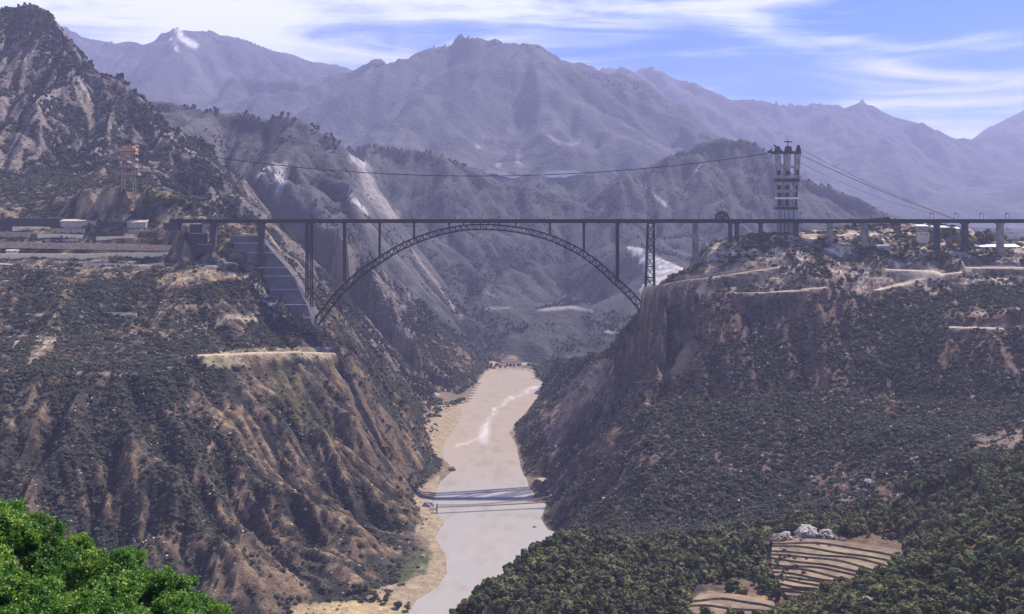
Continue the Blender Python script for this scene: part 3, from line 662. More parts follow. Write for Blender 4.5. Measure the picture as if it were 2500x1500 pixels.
def leafy(mb, c, rx, rz, n, s, rnd):
    for _ in range(n):
        d = Vector((rnd.gauss(0,1), rnd.gauss(0,1), rnd.gauss(0,1))).normalized(); k = rnd.uniform(.72, 1.12)
        p = Vector((c[0]+d.x*rx*k, c[1]+d.y*rx*k, c[2]+d.z*rz*k))
        a = (Vector((rnd.gauss(0,1), rnd.gauss(0,1), rnd.gauss(0,1)))).normalized(); b = (a.cross(d)+Vector((0,0,.3))).normalized(); q = s*rnd.uniform(.6, 1.4)
        mb.add([p+a*q*.6, p-a*q*.3+b*q*.5, p-a*q*.3-b*q*.5], [(0,1,2)])
M_scrub = mat('scrub_leaves', (.115,.120,.080), .9, col2=(.026,.036,.030), scale=.6, rand=.42, spec=.1)
M_brush = mat('dry_brush', (.30,.225,.16), .9, col2=(.14,.105,.078), scale=.6, rand=.35, spec=.1)
M_pale = mat('pale_stones', (.74,.66,.60), .9, col2=(.46,.40,.36), scale=.4, rand=.25)
M_forest = mat('forest_leaves', (.185,.185,.070), .9, col2=(.046,.056,.028), scale=.09, detail=9, rand=.55, spec=.1)
M_far_tree = mat('far_tree_leaves', (.045,.05,.045), .9, col2=(.03,.035,.03), scale=.2, rand=.2, spec=.1)
M_bark = mat('bark', (.12,.09,.06), .95, scale=2)
rnd = random.Random(5)
def source(name, items):
    c = bpy.data.collections.new(name)
    for i, (mb, m, nm) in enumerate(items):
        me = mb.mesh(nm, m, smooth=False); o = bpy.data.objects.new('%02d_%s' % (i, nm), me); c.objects.link(o)
    return c
def shrub(seed, leaf=60):
    r = random.Random(seed); mb = MB()
    for _ in range(3): lump(mb, (r.uniform(-.28,.28), r.uniform(-.28,.28), r.uniform(.15,.42)), r.uniform(.24,.38), 1, .9, r, (1,1,.85))
    leafy(mb, (0,0,.35), .48, .36, leaf, .17, r); return mb
def crown(seed, lobes=9, leaf=420, tall=1.0):
    r = random.Random(seed); mb = MB()
    for i in range(lobes):
        a = r.uniform(0, 6.28); k = r.uniform(.05, .34)
        c = (math.cos(a)*k, math.sin(a)*k, (.42+r.uniform(-.2, .36)*(1-k))*tall)
        q = r.uniform(.13,.23); lump(mb, c, q, 1, .9, r, (1,1,.85)); leafy(mb, c, q*1.12, q*.95, leaf//lobes, .075, r)
    return mb
def stones(seed):
    r = random.Random(seed); mb = MB()
    for _ in range(3): lump(mb, (r.uniform(-.4,.4), r.uniform(-.4,.4), .05), r.uniform(.1,.26), 1, .6, r, (1,1,.7))
    return mb
def dead(seed):
    r = random.Random(seed); mb = MB()
    for _ in range(26):
        a = r.uniform(0, 6.28); p = Vector((r.uniform(-.25,.25), r.uniform(-.25,.25), 0)); d = Vector((math.cos(a)*.35, math.sin(a)*.35, r.uniform(.25,.7)))
        s = d.cross(Vector((0,0,1))).normalized()*.045; mb.add([p-s, p+s, p+d], [(0,1,2)])
    leafy(mb, (0,0,.3), .34, .26, 46, .13, r); return mb
SRC_SCRUB = source('scrub_shapes', [(shrub(i), M_scrub, 'shrub') for i in range(5)]+[(dead(20+i), M_brush, 'brush') for i in range(3)]+[(stones(40+i), M_pale, 'stones') for i in range(2)])
CROWNS = [crown(60+i, tall=1+.1*i) for i in range(5)]
SRC_FOREST = source('forest_shapes', [(c, M_forest, 'crown') for c in CROWNS])
def smalltree(seed):
    r = random.Random(seed); mb = MB(); mb.beam((0,0,-.3), (0,0,.5), .05)
    for _ in range(4): lump(mb, (r.uniform(-.2,.2), r.uniform(-.2,.2), r.uniform(.35,.85)), r.uniform(.16,.28), 1, .9, r)
    return mb
SRC_FAR = source('far_tree_shapes', [(smalltree(80+i), M_far_tree, 'far_tree') for i in range(4)])

def scatter(name, P3, size, pick, src, label, squash=None):
    n = len(P3); me = bpy.data.meshes.new(name); me.vertices.add(n); me.vertices.foreach_set('co', np.asarray(P3, np.float32).ravel())
    a = me.attributes.new('size', 'FLOAT_VECTOR', 'POINT'); sv = np.stack([size, size, size*(squash if squash is not None else 1)], -1).astype(np.float32); a.data.foreach_set('vector', sv.ravel())
    a = me.attributes.new('pick', 'INT', 'POINT'); a.data.foreach_set('value', np.asarray(pick, np.int32))
    a = me.attributes.new('spin', 'FLOAT_VECTOR', 'POINT'); sp_ = np.zeros((n, 3), np.float32); sp_[:, 2] = RNG.uniform(0, 6.28, n); sp_[:, 0] = RNG.normal(0, .12, n); a.data.foreach_set('vector', sp_.ravel())
    o = bpy.data.objects.new(name, me); COL.objects.link(o)
    ng = bpy.data.node_groups.new(name, 'GeometryNodeTree')
    ng.interface.new_socket('Geometry', in_out='INPUT', socket_type='NodeSocketGeometry'); ng.interface.new_socket('Geometry', in_out='OUTPUT', socket_type='NodeSocketGeometry')
    gi = ng.nodes.new('NodeGroupInput'); go = ng.nodes.new('NodeGroupOutput'); ip = ng.nodes.new('GeometryNodeInstanceOnPoints')
    ci = ng.nodes.new('GeometryNodeCollectionInfo'); ci.inputs['Collection'].default_value = src; ci.inputs['Separate Children'].default_value = True; ci.inputs['Reset Children'].default_value = True
    def na(nm, tp):
        x = ng.nodes.new('GeometryNodeInputNamedAttribute'); x.data_type = tp; x.inputs['Name'].default_value = nm; return x.outputs['Attribute']
    ng.links.new(gi.outputs[0], ip.inputs['Points']); ng.links.new(ci.outputs[0], ip.inputs['Instance']); ip.inputs['Pick Instance'].default_value = True
    ng.links.new(na('pick', 'INT'), ip.inputs['Instance Index']); ng.links.new(na('spin', 'FLOAT_VECTOR'), ip.inputs['Rotation']); ng.links.new(na('size', 'FLOAT_VECTOR'), ip.inputs['Scale'])
    ng.links.new(ip.outputs[0], go.inputs[0])
    md = o.modifiers.new('grow', 'NODES'); md.node_group = ng
    o['kind'] = 'stuff'; o['label'] = label
    return o
def sample(G, V, n):
    j, i = np.where(V); k = RNG.integers(0, len(j), n); st = G['step']
    return G['xs'][i[k]]+RNG.uniform(-.5, .5, n)*st, G['ys'][j[k]]+RNG.uniform(-.5, .5, n)*st

# scrub on the gorge
x, y = sample(GM, VM, 400000)
z = zatv(x, y, GM); veg = zatv(x, y, GM, 'veg'); dn = fbm(x, y, 34, 4, 12); n1 = fbm(x, y, 7, 2, 14)
leftp = x < 0
vpx, vpy = CX+F*x/y, HY+F*(CAMZ-z)/y
in_fields = inpoly(vpx, vpy, [(1845,1280),(2215,1290),(2200,1335),(2140,1400),(2075,1480),(1870,1490),(1840,1400)]) & (y < 905) & (y > 745)
in_lowf = inpoly(vpx, vpy, [(1690,1408),(1790,1400),(1890,1460),(1870,1500),(1620,1500)]) & (y < 830)
white_ = 0
keep = (RNG.uniform(0, 1, len(x)) < np.clip(veg*1.0+.45*dn*(veg > .08), 0, 1)) & (z > 2.5) & ~in_fields & ~in_lowf
fore = (x > -60) & (y < 960) & (z > 25)           # the near wooded hills get trees instead
keep &= ~fore
sz = np.where(leftp, 3.9, 4.3)*(1+.45*n1)*RNG.uniform(.6, 1.35, len(x))*np.where(y > 1800, 1.7, 1)
pk = RNG.integers(0, 5, len(x)); u = RNG.uniform(0, 1, len(x))
pk = np.where(u < np.where(leftp, .22, .24)+.3*np.clip(dn, 0, 1), RNG.integers(5, 8, len(x)), pk)
st_ = u > np.where(leftp, .965, .90); pk = np.where(st_, RNG.integers(8, 10, len(x)), pk); sz = np.where(st_, sz*.95, sz)
m = keep; P3 = np.stack([x, y, z-.3], -1)[m]
scatter('scrub', P3, sz[m], pk[m], SRC_SCRUB, 'dark scrub and dry brush covering the gorge slopes', RNG.uniform(.6, .95, m.sum()))
# sparse brush and stones on the bare slopes
x, y = sample(GM, VM, 90000); z = zatv(x, y, GM); veg = zatv(x, y, GM, 'veg'); sl_ = zatv(x, y, GM, 'slope')
roadd = np.full(len(x), 1e9)
for pl, hw, bl in ROADS: roadd = np.minimum(roadd, linedist(x, y, [p[:2] for p in pl])-hw)
vpx, vpy = CX+F*x/y, HY+F*(CAMZ-z)/y
clv = inpoly(vpx, vpy, [(540,900),(700,880),(850,872),(1060,1080),(1070,1250),(960,1400),(740,1490),(420,1500),(470,1330),(560,1180)]) & (y < 1700)
keep = (z > 3.5) & (roadd > 2) & ~(clv & (RNG.uniform(0, 1, len(x)) < .45)) & ((x < -60) | (y > 960)) & (RNG.uniform(0, 1, len(x)) < .55)
pk = np.where(RNG.uniform(0, 1, len(x)) < .78, RNG.integers(5, 8, len(x)), RNG.integers(8, 10, len(x)))
scatter('brush', np.stack([x, y, z-.2], -1)[keep], (RNG.uniform(1.6, 4.2, len(x))*np.where(y > 1800, 1.5, 1))[keep], pk[keep], SRC_SCRUB, 'dry brush and pale stones strewn over the bare slopes', RNG.uniform(.6, 1, keep.sum()))
# trees on the middle mountains and along the far crests
def crest_y(G):                 # crest lines: where the sight line leaves the land
    vy = G['vy']; return vy
x, y = sample(GD, VD, 70000); z = zatv(x, y, GD); rk = zatv(x, y, GD, 'rk'); cv = zatv(x, y, GD, 'conv'); dn = fbm(x, y, 170, 5, 21)
vpx, vpy = CX+F*x/y, HY+F*(CAMZ-z)/y
keep = (RNG.uniform(0, 1, len(x)) < np.clip(.7-1.5*rk+1.3*dn, 0, 1)) & ~inpoly(vpx, vpy, [(1500,585),(1560,600),(1700,660),(1700,800),(1540,750)])
scatter('mountain_woods', np.stack([x, y, z-1], -1)[keep], (RNG.uniform(3.5, 9, len(x)))[keep], RNG.integers(0, 4, keep.sum()), SRC_FAR, 'dark trees dotted over the hazy middle mountains')
def along(lines, n, lo, hi, G, off):
    out = []; sz = []
    for l in lines:
        L_ = [P(*p) for p in l]; seg = [math.dist(a[:2], b[:2]) for a, b in zip(L_[:-1], L_[1:])]; tot = sum(seg); k = int(n*tot)
        t = 0
        for _ in range(k):
            s = random.random()*tot; i = 0
            while s > seg[i]: s -= seg[i]; i += 1
            u = s/seg[i]; a, b = L_[i], L_[i+1]; X = a[0]+(b[0]-a[0])*u+random.gauss(0, off); Y = a[1]+(b[1]-a[1])*u+random.gauss(0, off)
            if perlin(np.array([X/130.]), np.array([Y/130.]), 8)[0] < -.25: continue
            out.append((X, Y, zat(X, Y)-1.5)); sz.append(random.uniform(lo, hi))
    return out, sz
o1, s1_ = along([[(430,255,3150),(560,280,3110),(690,272,3060),(760,318,3000),(800,338,2980),(840,365,2940)], [(800,350,4300),(950,354,4200),(1130,400,4050)],
                 [(1560,380,4180),(1640,365,4250),(1705,340,4300),(1800,350,4280),(1870,383,4200),(1950,430,4150),(2010,450,4100),(2110,500,4000)]], .16, 7, 16, GD, 10)
scatter('ridge_trees', np.array(o1), np.array(s1_), RNG.integers(0, 4, len(o1)), SRC_FAR, 'dark trees standing along the crests of the middle ridges')
o1, s1_ = along([[(900,154,8060),(1105,101,8060),(1340,117,8060),(1640,262,7620)], [(175,76,10260),(350,93,10260),(520,90,10260),(680,142,10260),(850,168,10260)],
                 [(1585,171,12460),(1750,246,12460),(1885,249,12460),(2015,288,12460)], [(2082,250,12460),(2200,300,12460),(2335,348,12460),(2473,338,12460)]], .03, 12, 28, GF, 16)
scatter('skyline_trees', np.array(o1), np.array(s1_), RNG.integers(0, 4, len(o1)), SRC_FAR, 'tiny trees along the skyline of the farthest range')
# trees on the left mountain
lm_lines = [[(0,28,2400),(60,6,2400),(150,72,2370),(240,188,2330),(330,238,2300),(400,288,2280),(460,312,2260),(515,345,2240)]]
o1, s1_ = along(lm_lines, .5, 5, 15, GM, 7)
x, y = sample(GM, VM & (GM['Y'] > 1850) & (GM['X'] < -150), 26000); z = zatv(x, y, GM); dn = fbm(x, y, 110, 4, 45); cv = zatv(x, y, GM, 'conv')
keep = (dn > .16) & (z > 8)
allp = np.concatenate([np.array(o1), np.stack([x, y, z-1], -1)[keep]]); alls = np.concatenate([np.array(s1_), RNG.uniform(4, 9.5, keep.sum())])
scatter('mountain_trees', allp, alls, RNG.integers(0, 4, len(allp)), SRC_FAR, 'dark trees in patches on the steep left mountain')

# ------------------------------------------------------------------ the near woods: the largest 300 one by one, the rest as one mass
x, y = sample(GM, VM & (GM['X'] > -60) & (GM['Y'] < 965) & (GM['Z'] > 25), 9500)
x2, y2 = sample(GN_, VN & (GN_['Y'] > 480) & (GN_['X'] > 60), 6500); x = np.concatenate([x, x2]); y = np.concatenate([y, y2])
z = np.array([zat(a, b) for a, b in zip(x, y)]); vpx, vpy = CX+F*x/y, HY+F*(CAMZ-z)/y
wob = 9*fbm(x, y, 15, 2, 51)
fld = inpoly(vpx+wob, vpy+wob, [(1850,1292),(2190,1300),(2195,1330),(2120,1400),(2060,1475),(1900,1486),(1862,1400)]) & (y < 905) & (y > 745)
lowf = inpoly(vpx+wob, vpy+wob, [(1690,1412),(1790,1400),(1890,1460),(1870,1500),(1640,1500)]) & (y < 830)
ok = ~fld & ~lowf; idx = np.where(ok)[0]; RNG.shuffle(idx)
cell = {}; chosen = []
for i in idx:
    s = float(3.4+2.6*fbm(np.array([x[i]]), np.array([y[i]]), 30, 2, 77)[0]+RNG.uniform(-1.6, 1.6)+2.6*RNG.random()**4); s = max(2.0, s)
    k = (int(x[i]//3.4), int(y[i]//3.4))
    if k in cell: continue
    cell[k] = 1; chosen.append((s*1.5, x[i], y[i], z[i]))
chosen.sort(key=lambda c: -c[0]/c[2])
mesh_c = [c.mesh('crown', M_forest) for c in CROWNS]
tmb = MB().tube([(0,0,-.15),(.02,.01,.2),(0,0,.5)], .035, 6, .015); mesh_t = tmb.mesh('trunk', M_bark)
def forest_tree(s, X, Y, Z, label, group, k=None, name='broadleaf_tree'):
    e = empty(name, (X, Y, Z-.3)); tag(e, label, 'tree', group); e.rotation_euler.z = random.uniform(0, 6.28); e.scale = (s, s, s*random.uniform(.8, 1.05))
    for nm, me in (('trunk', mesh_t), ('crown', mesh_c[random.randrange(5) if k is None else k])):
        o = bpy.data.objects.new(nm, me); COL.objects.link(o); o.parent = e
    return e
def zone(X, Y):
    v = CX+F*X/Y
    if v > 1950 and Y < 720: return ('leafy green tree in the closed canopy of the near right hill', 'canopy trees on the near right hill')
    if v < 1560: return ('dark bushy tree on the near knoll that hides the river', 'trees on the knoll over the river')
    return ('dark broadleaf tree in the wood around the terraced fields', 'trees around the terraced fields')
for s, X, Y, Z in chosen[:255]: forest_tree(s, X, Y, Z, *zone(X, Y))
rest = chosen[255:]
scatter('woodland', np.array([(a[1], a[2], a[3]-.3) for a in rest]), np.array([a[0] for a in rest]), RNG.integers(0, 5, len(rest)), SRC_FOREST, 'dense dark woodland covering the near hills on the right')
# lone trees one can tell apart
ORD = ['first','second','third','fourth','fifth','sixth','seventh','eighth','ninth','tenth','eleventh','twelfth','thirteenth','fourteenth','fifteenth','sixteenth','seventeenth','eighteenth','nineteenth','twentieth','twenty first','twenty second','twenty third','twenty fourth']
def trees_at(lst, lab, group):
    for i, (vx_, Y, s) in enumerate(lst):
        X = (vx_-CX)/F*Y; forest_tree(s, X, Y, zat(X, Y), lab % ORD[i], group)
trees_at([(338,1578,15),(352,1580,17),(370,1582,18),(388,1585,17),(404,1588,16),(420,1592,15),(440,1596,13),(462,1598,12),(478,1598,10)], 'dark round crest tree, %s in the row right of the ochre tower', 'row of round trees beside the ochre pylon')
trees_at([(2045,1592,9),(2062,1592,11),(2110,1600,15),(2125,1602,13),(2140,1604,17),(2158,1606,14),(2172,1606,10)], 'dark tree rising over the deck on the right rim, %s from the left', 'trees rising over the deck on the right')
trees_at([(2285,1560,14),(2300,1570,18),(2318,1560,20),(2332,1565,17),(2348,1560,21),(2365,1565,19),(2382,1570,17),(2395,1570,13)], 'grey green tree below the deck left of the last pier, %s from the left', 'grove below the deck on the right')
trees_at([(2232,1470,13),(2250,1475,16),(2268,1478,17),(2285,1475,14),(2190,1500,10),(2210,1510,11)], 'low dark tree behind the oval field on the plateau, %s of its clump', 'clump behind the oval field')
trees_at([(1770,795,13),(1790,790,12),(1765,830,14),(1800,840,15),(1830,850,12)], 'dark tree between the straw field and the terraces, %s of the clump', 'clump between the two fields')
trees_at([(1945,770,10),(1965,765,11),(1990,768,9),(2060,790,12),(2075,800,10)], 'bushy tree at the foot of the terraces, %s from the left', 'trees at the foot of the terraces')
trees_at([(870,985,9),(885,990,8),(905,975,10),(930,968,8),(962,960,9),(985,955,8)], 'dark bush at the edge of the sand by the river, %s from the left', 'bushes at the edge of the river sand')

# ------------------------------------------------------------------ foreground trees below the viewpoint
M_leaf = bpy.data.materials.new('bright_leaves'); M_leaf.use_nodes = True
t = M_leaf.node_tree; b = t.nodes['Principled BSDF']; b.inputs['Roughness'].default_value = .55
geo = t.nodes.new('ShaderNodeNewGeometry'); rp = t.nodes.new('ShaderNodeValToRGB'); nz = t.nodes.new('ShaderNodeTexNoise'); nz.inputs['Scale'].default_value = .8; nz.inputs['Detail'].default_value = 4
t.links.new(geo.outputs['Position'], nz.inputs[0]); ad = t.nodes.new('ShaderNodeMath'); ad.operation = 'MULTIPLY_ADD'; ad.inputs[1].default_value = .35; t.links.new(geo.outputs['Random Per Island'], ad.inputs[0])
mr = t.nodes.new('ShaderNodeMapRange'); mr.inputs['From Min'].default_value = .3; mr.inputs['From Max'].default_value = .7; mr.inputs['To Max'].default_value = .65; t.links.new(nz.outputs[0], mr.inputs[0]); oi = t.nodes.new('ShaderNodeObjectInfo'); o2 = t.nodes.new('ShaderNodeMath'); o2.operation = 'MULTIPLY_ADD'; o2.inputs[1].default_value = .3; t.links.new(oi.outputs['Random'], o2.inputs[0]); t.links.new(mr.outputs[0], o2.inputs[2])
o3 = t.nodes.new('ShaderNodeMath'); o3.operation = 'SUBTRACT'; o3.inputs[1].default_value = .16; t.links.new(o2.outputs[0], o3.inputs[0]); t.links.new(o3.outputs[0], ad.inputs[2])
t.links.new(ad.outputs[0], rp.inputs[0]); e_ = rp.color_ramp.elements; e_[0].color = (.022,.085,.010,1); e_[1].color = (.36,.50,.07,1); e_[1].position = .95
x_ = e_.new(.5); x_.color = (.10,.25,.03,1)
t.links.new(rp.outputs[0], b.inputs['Base Color'])
tr = t.nodes.new('ShaderNodeBsdfTranslucent'); t.links.new(rp.outputs[0], tr.inputs[0]); ms = t.nodes.new('ShaderNodeMixShader'); ms.inputs[0].default_value = .36
t.links.new(b.outputs[0], ms.inputs[1]); t.links.new(tr.outputs[0], ms.inputs[2]); t.links.new(ms.outputs[0], t.nodes['Material Output'].inputs[0])
def leaf_crown(seed, sprays, per, s=.2):
    r = np.random.default_rng(seed); V = []; Fc = []
    lobes = [(r.normal(0, .42, 3)*np.array((1,1,.55)), r.uniform(.28, .5)) for _ in range(11)]
    C = []
    for _ in range(sprays):
        c, q = lobes[r.integers(0, 11)]; d = r.normal(0, 1, 3); d /= np.linalg.norm(d); d[2] = abs(d[2]) if r.random() < .6 else d[2]
        C.append(c+d*q*r.uniform(.75, 1.1))
    C = np.repeat(np.array(C), per, 0); n = len(C)
    p = C+r.normal(0, .058, (n, 3))*np.array((1,1,.7)); a = r.normal(0, 1, (n, 3)); a[:, 2] -= .3; a /= np.linalg.norm(a, axis=1)[:, None]
    b_ = np.cross(a, r.normal(0, 1, (n, 3))); b_ /= np.linalg.norm(b_, axis=1)[:, None]; sz = (r.uniform(.6, 1.3, n)*s)[:, None]
    V = np.stack([p, p+a*sz*.5+b_*sz*.28, p+a*sz, p+a*sz*.5-b_*sz*.28], 1).reshape(-1, 3).astype(np.float32)
    me = bpy.data.meshes.new('crown'); me.vertices.add(len(V)); me.vertices.foreach_set('co', V.ravel())
    me.loops.add(n*4); me.loops.foreach_set('vertex_index', np.arange(n*4, dtype=np.int32)); me.polygons.add(n); me.polygons.foreach_set('loop_start', np.arange(0, n*4, 4, dtype=np.int32)); me.update(calc_edges=True)
    me.materials.append(M_leaf); return me, lobes
LC = [leaf_crown(i, 340, 62, .085) for i in range(3)]
def limbs(lobes, seed):
    mb = MB(); mb.tube([(0,0,-2.6),(.03,.02,-1.5),(-.02,.0,-.6),(0,0,-.1)], .09, 7, .05)
    for c, q in lobes: mb.tube([(0,0,-.9),(c[0]*.5, c[1]*.5, c[2]*.5-.3), tuple(c)], .035, 5, .01)
    return mb.mesh('trunk', M_bark)
LT = [limbs(l, i) for i, (m_, l) in enumerate(LC)]
fg = [(52,1285,82,2.6,2,'dark green tree tucked behind the tallest foreground tree'), (185,1345,88,2.2,1,'olive green tree between the tallest and the narrow foreground trees'), (340,1410,88,2.3,0,'mid green tree behind the low bright tree'), (420,1500,80,2.6,1,'bright green bush at the bottom edge under the low bright tree'), (240,1470,78,3.0,0,'dark shaded tree in the hollow of the foreground foliage'), (0,1275,78,3.0,0,'bright green tree at the left edge with the highest crown'), (95,1345,80,2.5,1,'yellow green leafy tree right of the highest foreground crown'), (215,1385,84,2.5,2,'dark green round tree in the middle of the foreground foliage'),
      (285,1362,90,1.9,0,'narrow dark green tree with an upright tip in the foreground'), (395,1440,86,2.6,1,'low bright green tree at the right end of the foreground foliage'), (150,1490,72,2.9,2,'bright green bushy tree at the bottom edge, second from the left'),
      (20,1480,70,3.2,1,'bright green bushy tree filling the bottom left corner'), (300,1530,76,3.0,0,'green bushy tree at the bottom edge left of the low bright tree'), (490,1520,84,2.2,2,'small green tree at the foot of the low bright tree'), (-70,1360,74,3.1,0,'green tree cut off by the left edge of the view')]
for i, (vx_, vy_, Y, r_, k, lab) in enumerate(fg):
    p = P(vx_, vy_, Y); e = empty('leafy_tree', p); e.scale = (r_, r_, r_*.95); e.rotation_euler.z = i*1.3; tag(e, lab, 'tree', 'foreground trees')
    for nm, me in (('trunk', LT[k]), ('crown', LC[k][0])):
        o = bpy.data.objects.new(nm, me); COL.objects.link(o); o.parent = e
tw = MB(); q = P(128, 1290, 75)
for i in range(9):
    a = random.uniform(-.5, .5); tw.tube([q, (q[0]+a, q[1]+random.uniform(-.3,.3), q[2]+.9), (q[0]+a*2.2, q[1], q[2]+random.uniform(1.5, 2.4))], .025, 4, .006)
o = tw.build('bare_twigs', M_bark, loc=q); tag(o, 'thin bare twigs sticking up behind the foreground trees', 'twigs')

# ------------------------------------------------------------------ terraced fields
M_straw = mat('straw_field', (.31,.235,.145), .95, col2=(.14,.11,.075), scale=.07, bump=.4, bscale=1.2, rand=.13)
M_riser = mat('earth_riser', (.20,.15,.09), .95, col2=(.06,.055,.035), scale=.25, bump=.5, bscale=1.0, rand=.2)
def interp(tab, t):
    for (a, va), (b, vb) in zip(tab[:-1], tab[1:]):
        if t <= b: return va+(vb-va)*(t-a)/(b-a)
    return tab[-1][1]
def fields(name, n, left, right, bow, ztop, zbot, lab):
    root = empty(name, PZ(*[(left[0][i]+right[0][i])/2 for i in (0, 1)], ztop)); tag(root, lab, None, None, 'structure')
    NB = 18
    def curve(k, z):
        t = k/n; pl = [interp([(a/(len(left)-1), p[i]) for a, p in enumerate(left)], t) for i in (0, 1)]; pr = [interp([(a/(len(right)-1), p[i]) for a, p in enumerate(right)], t) for i in (0, 1)]
        out = []
        for s in range(NB+1):
            u = s/NB; wob = 2.2*math.sin(k*2.3+u*5)+1.6*math.sin(k*1.1+u*11)
            out.append(PZ(pl[0]+(pr[0]-pl[0])*u, pl[1]+(pr[1]-pl[1])*u-bow*math.sin(math.pi*u)*(1-.4*t)+wob*(.3 if k in (0, n) else 1), z))
        return out
    zs = [ztop+(zbot-ztop)*k/n for k in range(n+1)]
    back = curve(0, zs[0])
    for k in range(n):
        z = zs[k]; front = curve(k+1, z); mb = MB(); rs = MB()
        vs = [(p[0], p[1], z+.15) for p in back]+[(p[0], p[1], z) for p in front]
        mb.add(vs, [(i, NB+1+i, NB+2+i, i+1) for i in range(NB)])
        f2 = [(p[0], p[1]-2.4, z-3.6) for p in front]
        rs.add([(p[0], p[1], z+.0) for p in front]+[(p[0], p[1]-.25, z+.22) for p in front]+f2, [(i, NB+1+i, NB+2+i, i+1) for i in range(NB)]+[(NB+1+i, 2*NB+2+i, 2*NB+3+i, NB+2+i) for i in range(NB)])
        o = mb.build('field_terrace', M_straw, root); r2 = rs.build('riser', M_riser, o)
        back = front
    return root
fields('terraced_fields', 15, [(1868,1298),(1862,1336),(1864,1375),(1882,1410),(1905,1445)], [(2195,1334),(2150,1378),(2112,1420),(2075,1452),(2055,1482)], 9, 91.8, 71.0, 'straw coloured stepped fields with dark risers on the near right slope')
fields('lower_fields', 4, [(1690,1432),(1665,1452),(1640,1475),(1620,1500)], [(1868,1455),(1880,1470),(1885,1490),(1890,1515)], 8, 79.0, 73.5, 'small ochre field steps below the dark trees at the bottom right')

vx_ = RNG.uniform(1862, 2200, 420); vy_ = RNG.uniform(1300, 1480, 420); gp = []
for p_, q_ in zip(vx_, vy_):
    if RNG.uniform() < (1.5-(p_-1862)/150-(q_-1300)/110) or RNG.uniform() < .05:
        t_ = (q_-1300)/180; zz = 91.8-20.8*t_; pp = PZ(p_, q_, zz); gp.append((pp[0], pp[1], pp[2]-.3))
scatter('field_scrub', np.array(gp), RNG.uniform(1.4, 3.6, len(gp)), RNG.integers(0, 10, len(gp)), SRC_SCRUB, 'dark scrub and stones growing over the upper left field terraces')
# ------------------------------------------------------------------ boulders
M_rock = mat('pale_boulder', (.56,.52,.47), .9, col2=(.30,.26,.23), scale=.35, bump=.4, bscale=1.)
M_rock2 = mat('brown_boulder', (.30,.23,.17), .9, col2=(.14,.11,.09), scale=.35, bump=.4, bscale=1.)
def boulder(vx_, Y, r, m_, lab, group=None, sq=(1,.9,.7), up=.25):
    X = (vx_-CX)/F*Y; z = zat(X, Y); mb = MB(); rr = random.Random(int(vx_*7)); lump(mb, (X, Y, z+r*up), r, 3, .42, rr, sq)
    o = mb.build('boulder', m_, loc=(X, Y, z)); tag(o, lab, 'boulder', group)
boulder(2098, 1008, 4.6, M_rock, 'pale round boulder alone in the dark wood above the terraced fields')
boulder(2098, 628, 5.2, M_rock, 'large pale boulder at the bottom edge on the near right hill', up=.35)
g = 'boulders at the head of the terraced fields'
for a in [(1880,872,8.0,M_rock2,'large pale brown boulder at the left end of the outcrop above the fields'),(1902,868,5.5,M_rock2,'brown boulder leaning against the large left boulder of the outcrop'),
          (1940,892,6.5,M_rock,'whitest boulder on top of the outcrop above the fields'),(1962,888,5.5,M_rock,'long pale boulder right of the whitest boulder'),(1980,885,4.5,M_rock2,'brown boulder in the middle of the outcrop'),
          (2010,886,3.8,M_rock,'white capped boulder near the right end of the outcrop'),(2034,884,3.2,M_rock2,'small brown boulder at the right end of the outcrop'),(1925,880,3.6,M_rock2,'small dark boulder under the whitest boulder'),(1950,898,7.0,M_rock,'pale boulder on the crown of the outcrop behind the whitest one'),(1995,893,5.5,M_rock,'grey white boulder behind the brown one in the outcrop'),(1895,880,6.0,M_rock,'pale boulder behind the large left boulder of the outcrop'),(1915,862,3.4,M_rock,'small pale boulder low on the left of the outcrop')]: boulder(*a, group=g, up=.45)
boulder(1036, 1302, 6.5, M_rock, 'white boulder on the left bank where the footbridge lands')
boulder(1052, 1290, 3.0, M_rock, 'small pale boulder at the water beside the footbridge landing')
boulder(1020, 1100, 2.8, M_rock, 'small white boulder between the grass patch and the sand')
boulder(1290, 1215, 3.5, M_rock2, 'brown rock at the foot of the right cliff')
boulder(1092, 1490, 5.0, M_rock2, 'brown rock at the tip of the left bank point')
#PART3
# ------------------------------------------------------------------ the arch bridge
M_steel = mat('dark_steel', (.015,.015,.018), .6, var=.3, scale=.15, metal=.2)
M_girder = mat('painted_girder', (.020,.020,.024), .6, var=.3, scale=.08)
M_conc = mat('weathered_concrete', (.27,.25,.24), .9, col2=(.13,.12,.12), scale=.12, bump=.2)
M_conc_d = mat('dark_concrete', (.060,.058,.066), .9, col2=(.040,.039,.046), scale=.08, bump=.2)  # concrete in a dark, nearly even tone
M_conc_l = mat('pale_concrete', (.50,.47,.44), .9, col2=(.34,.31,.29), scale=.15, bump=.2)
M_white = mat('white_paint', (.80,.78,.74), .7, var=.12, scale=.3)
BY = 1500.
DT, DB = Wz(530.6), Wz(539.2)
bridge = empty('arch_bridge', (Wx(1155), BY, 0)); tag(bridge, 'long dark steel arch bridge carrying a railway deck over the gorge', 'bridge')
XL, XR = Wx(415), 840.
d = MB(); d.box(XL, XR, BY-5.2, BY+5.2, DB, DT-1.6); deck = d.build('girder', M_girder, bridge)
d = MB(); d.box(XL, XR, BY-7.6, BY+7.6, DT-1.597, DT-.7); slab = d.build('deck_slab', M_girder, bridge)
for s in (-1, 1):
    d = MB(); d.box(XL, XR, BY+s*7.3-.2, BY+s*7.3+.2, DT-.697, DT+.5)
    x = XL
    while x < XR: d.box(x, x+.25, BY+s*7.75-.12, BY+s*7.75+.12, DT-1.7, DT+.9); x += 6
    d.build('parapet', M_girder, bridge)
d = MB(); x = XL+10
while x < XR: d.box(x, x+.5, BY-5.5, BY-5.21, DB-.05, DT-1.65); x += 7.5
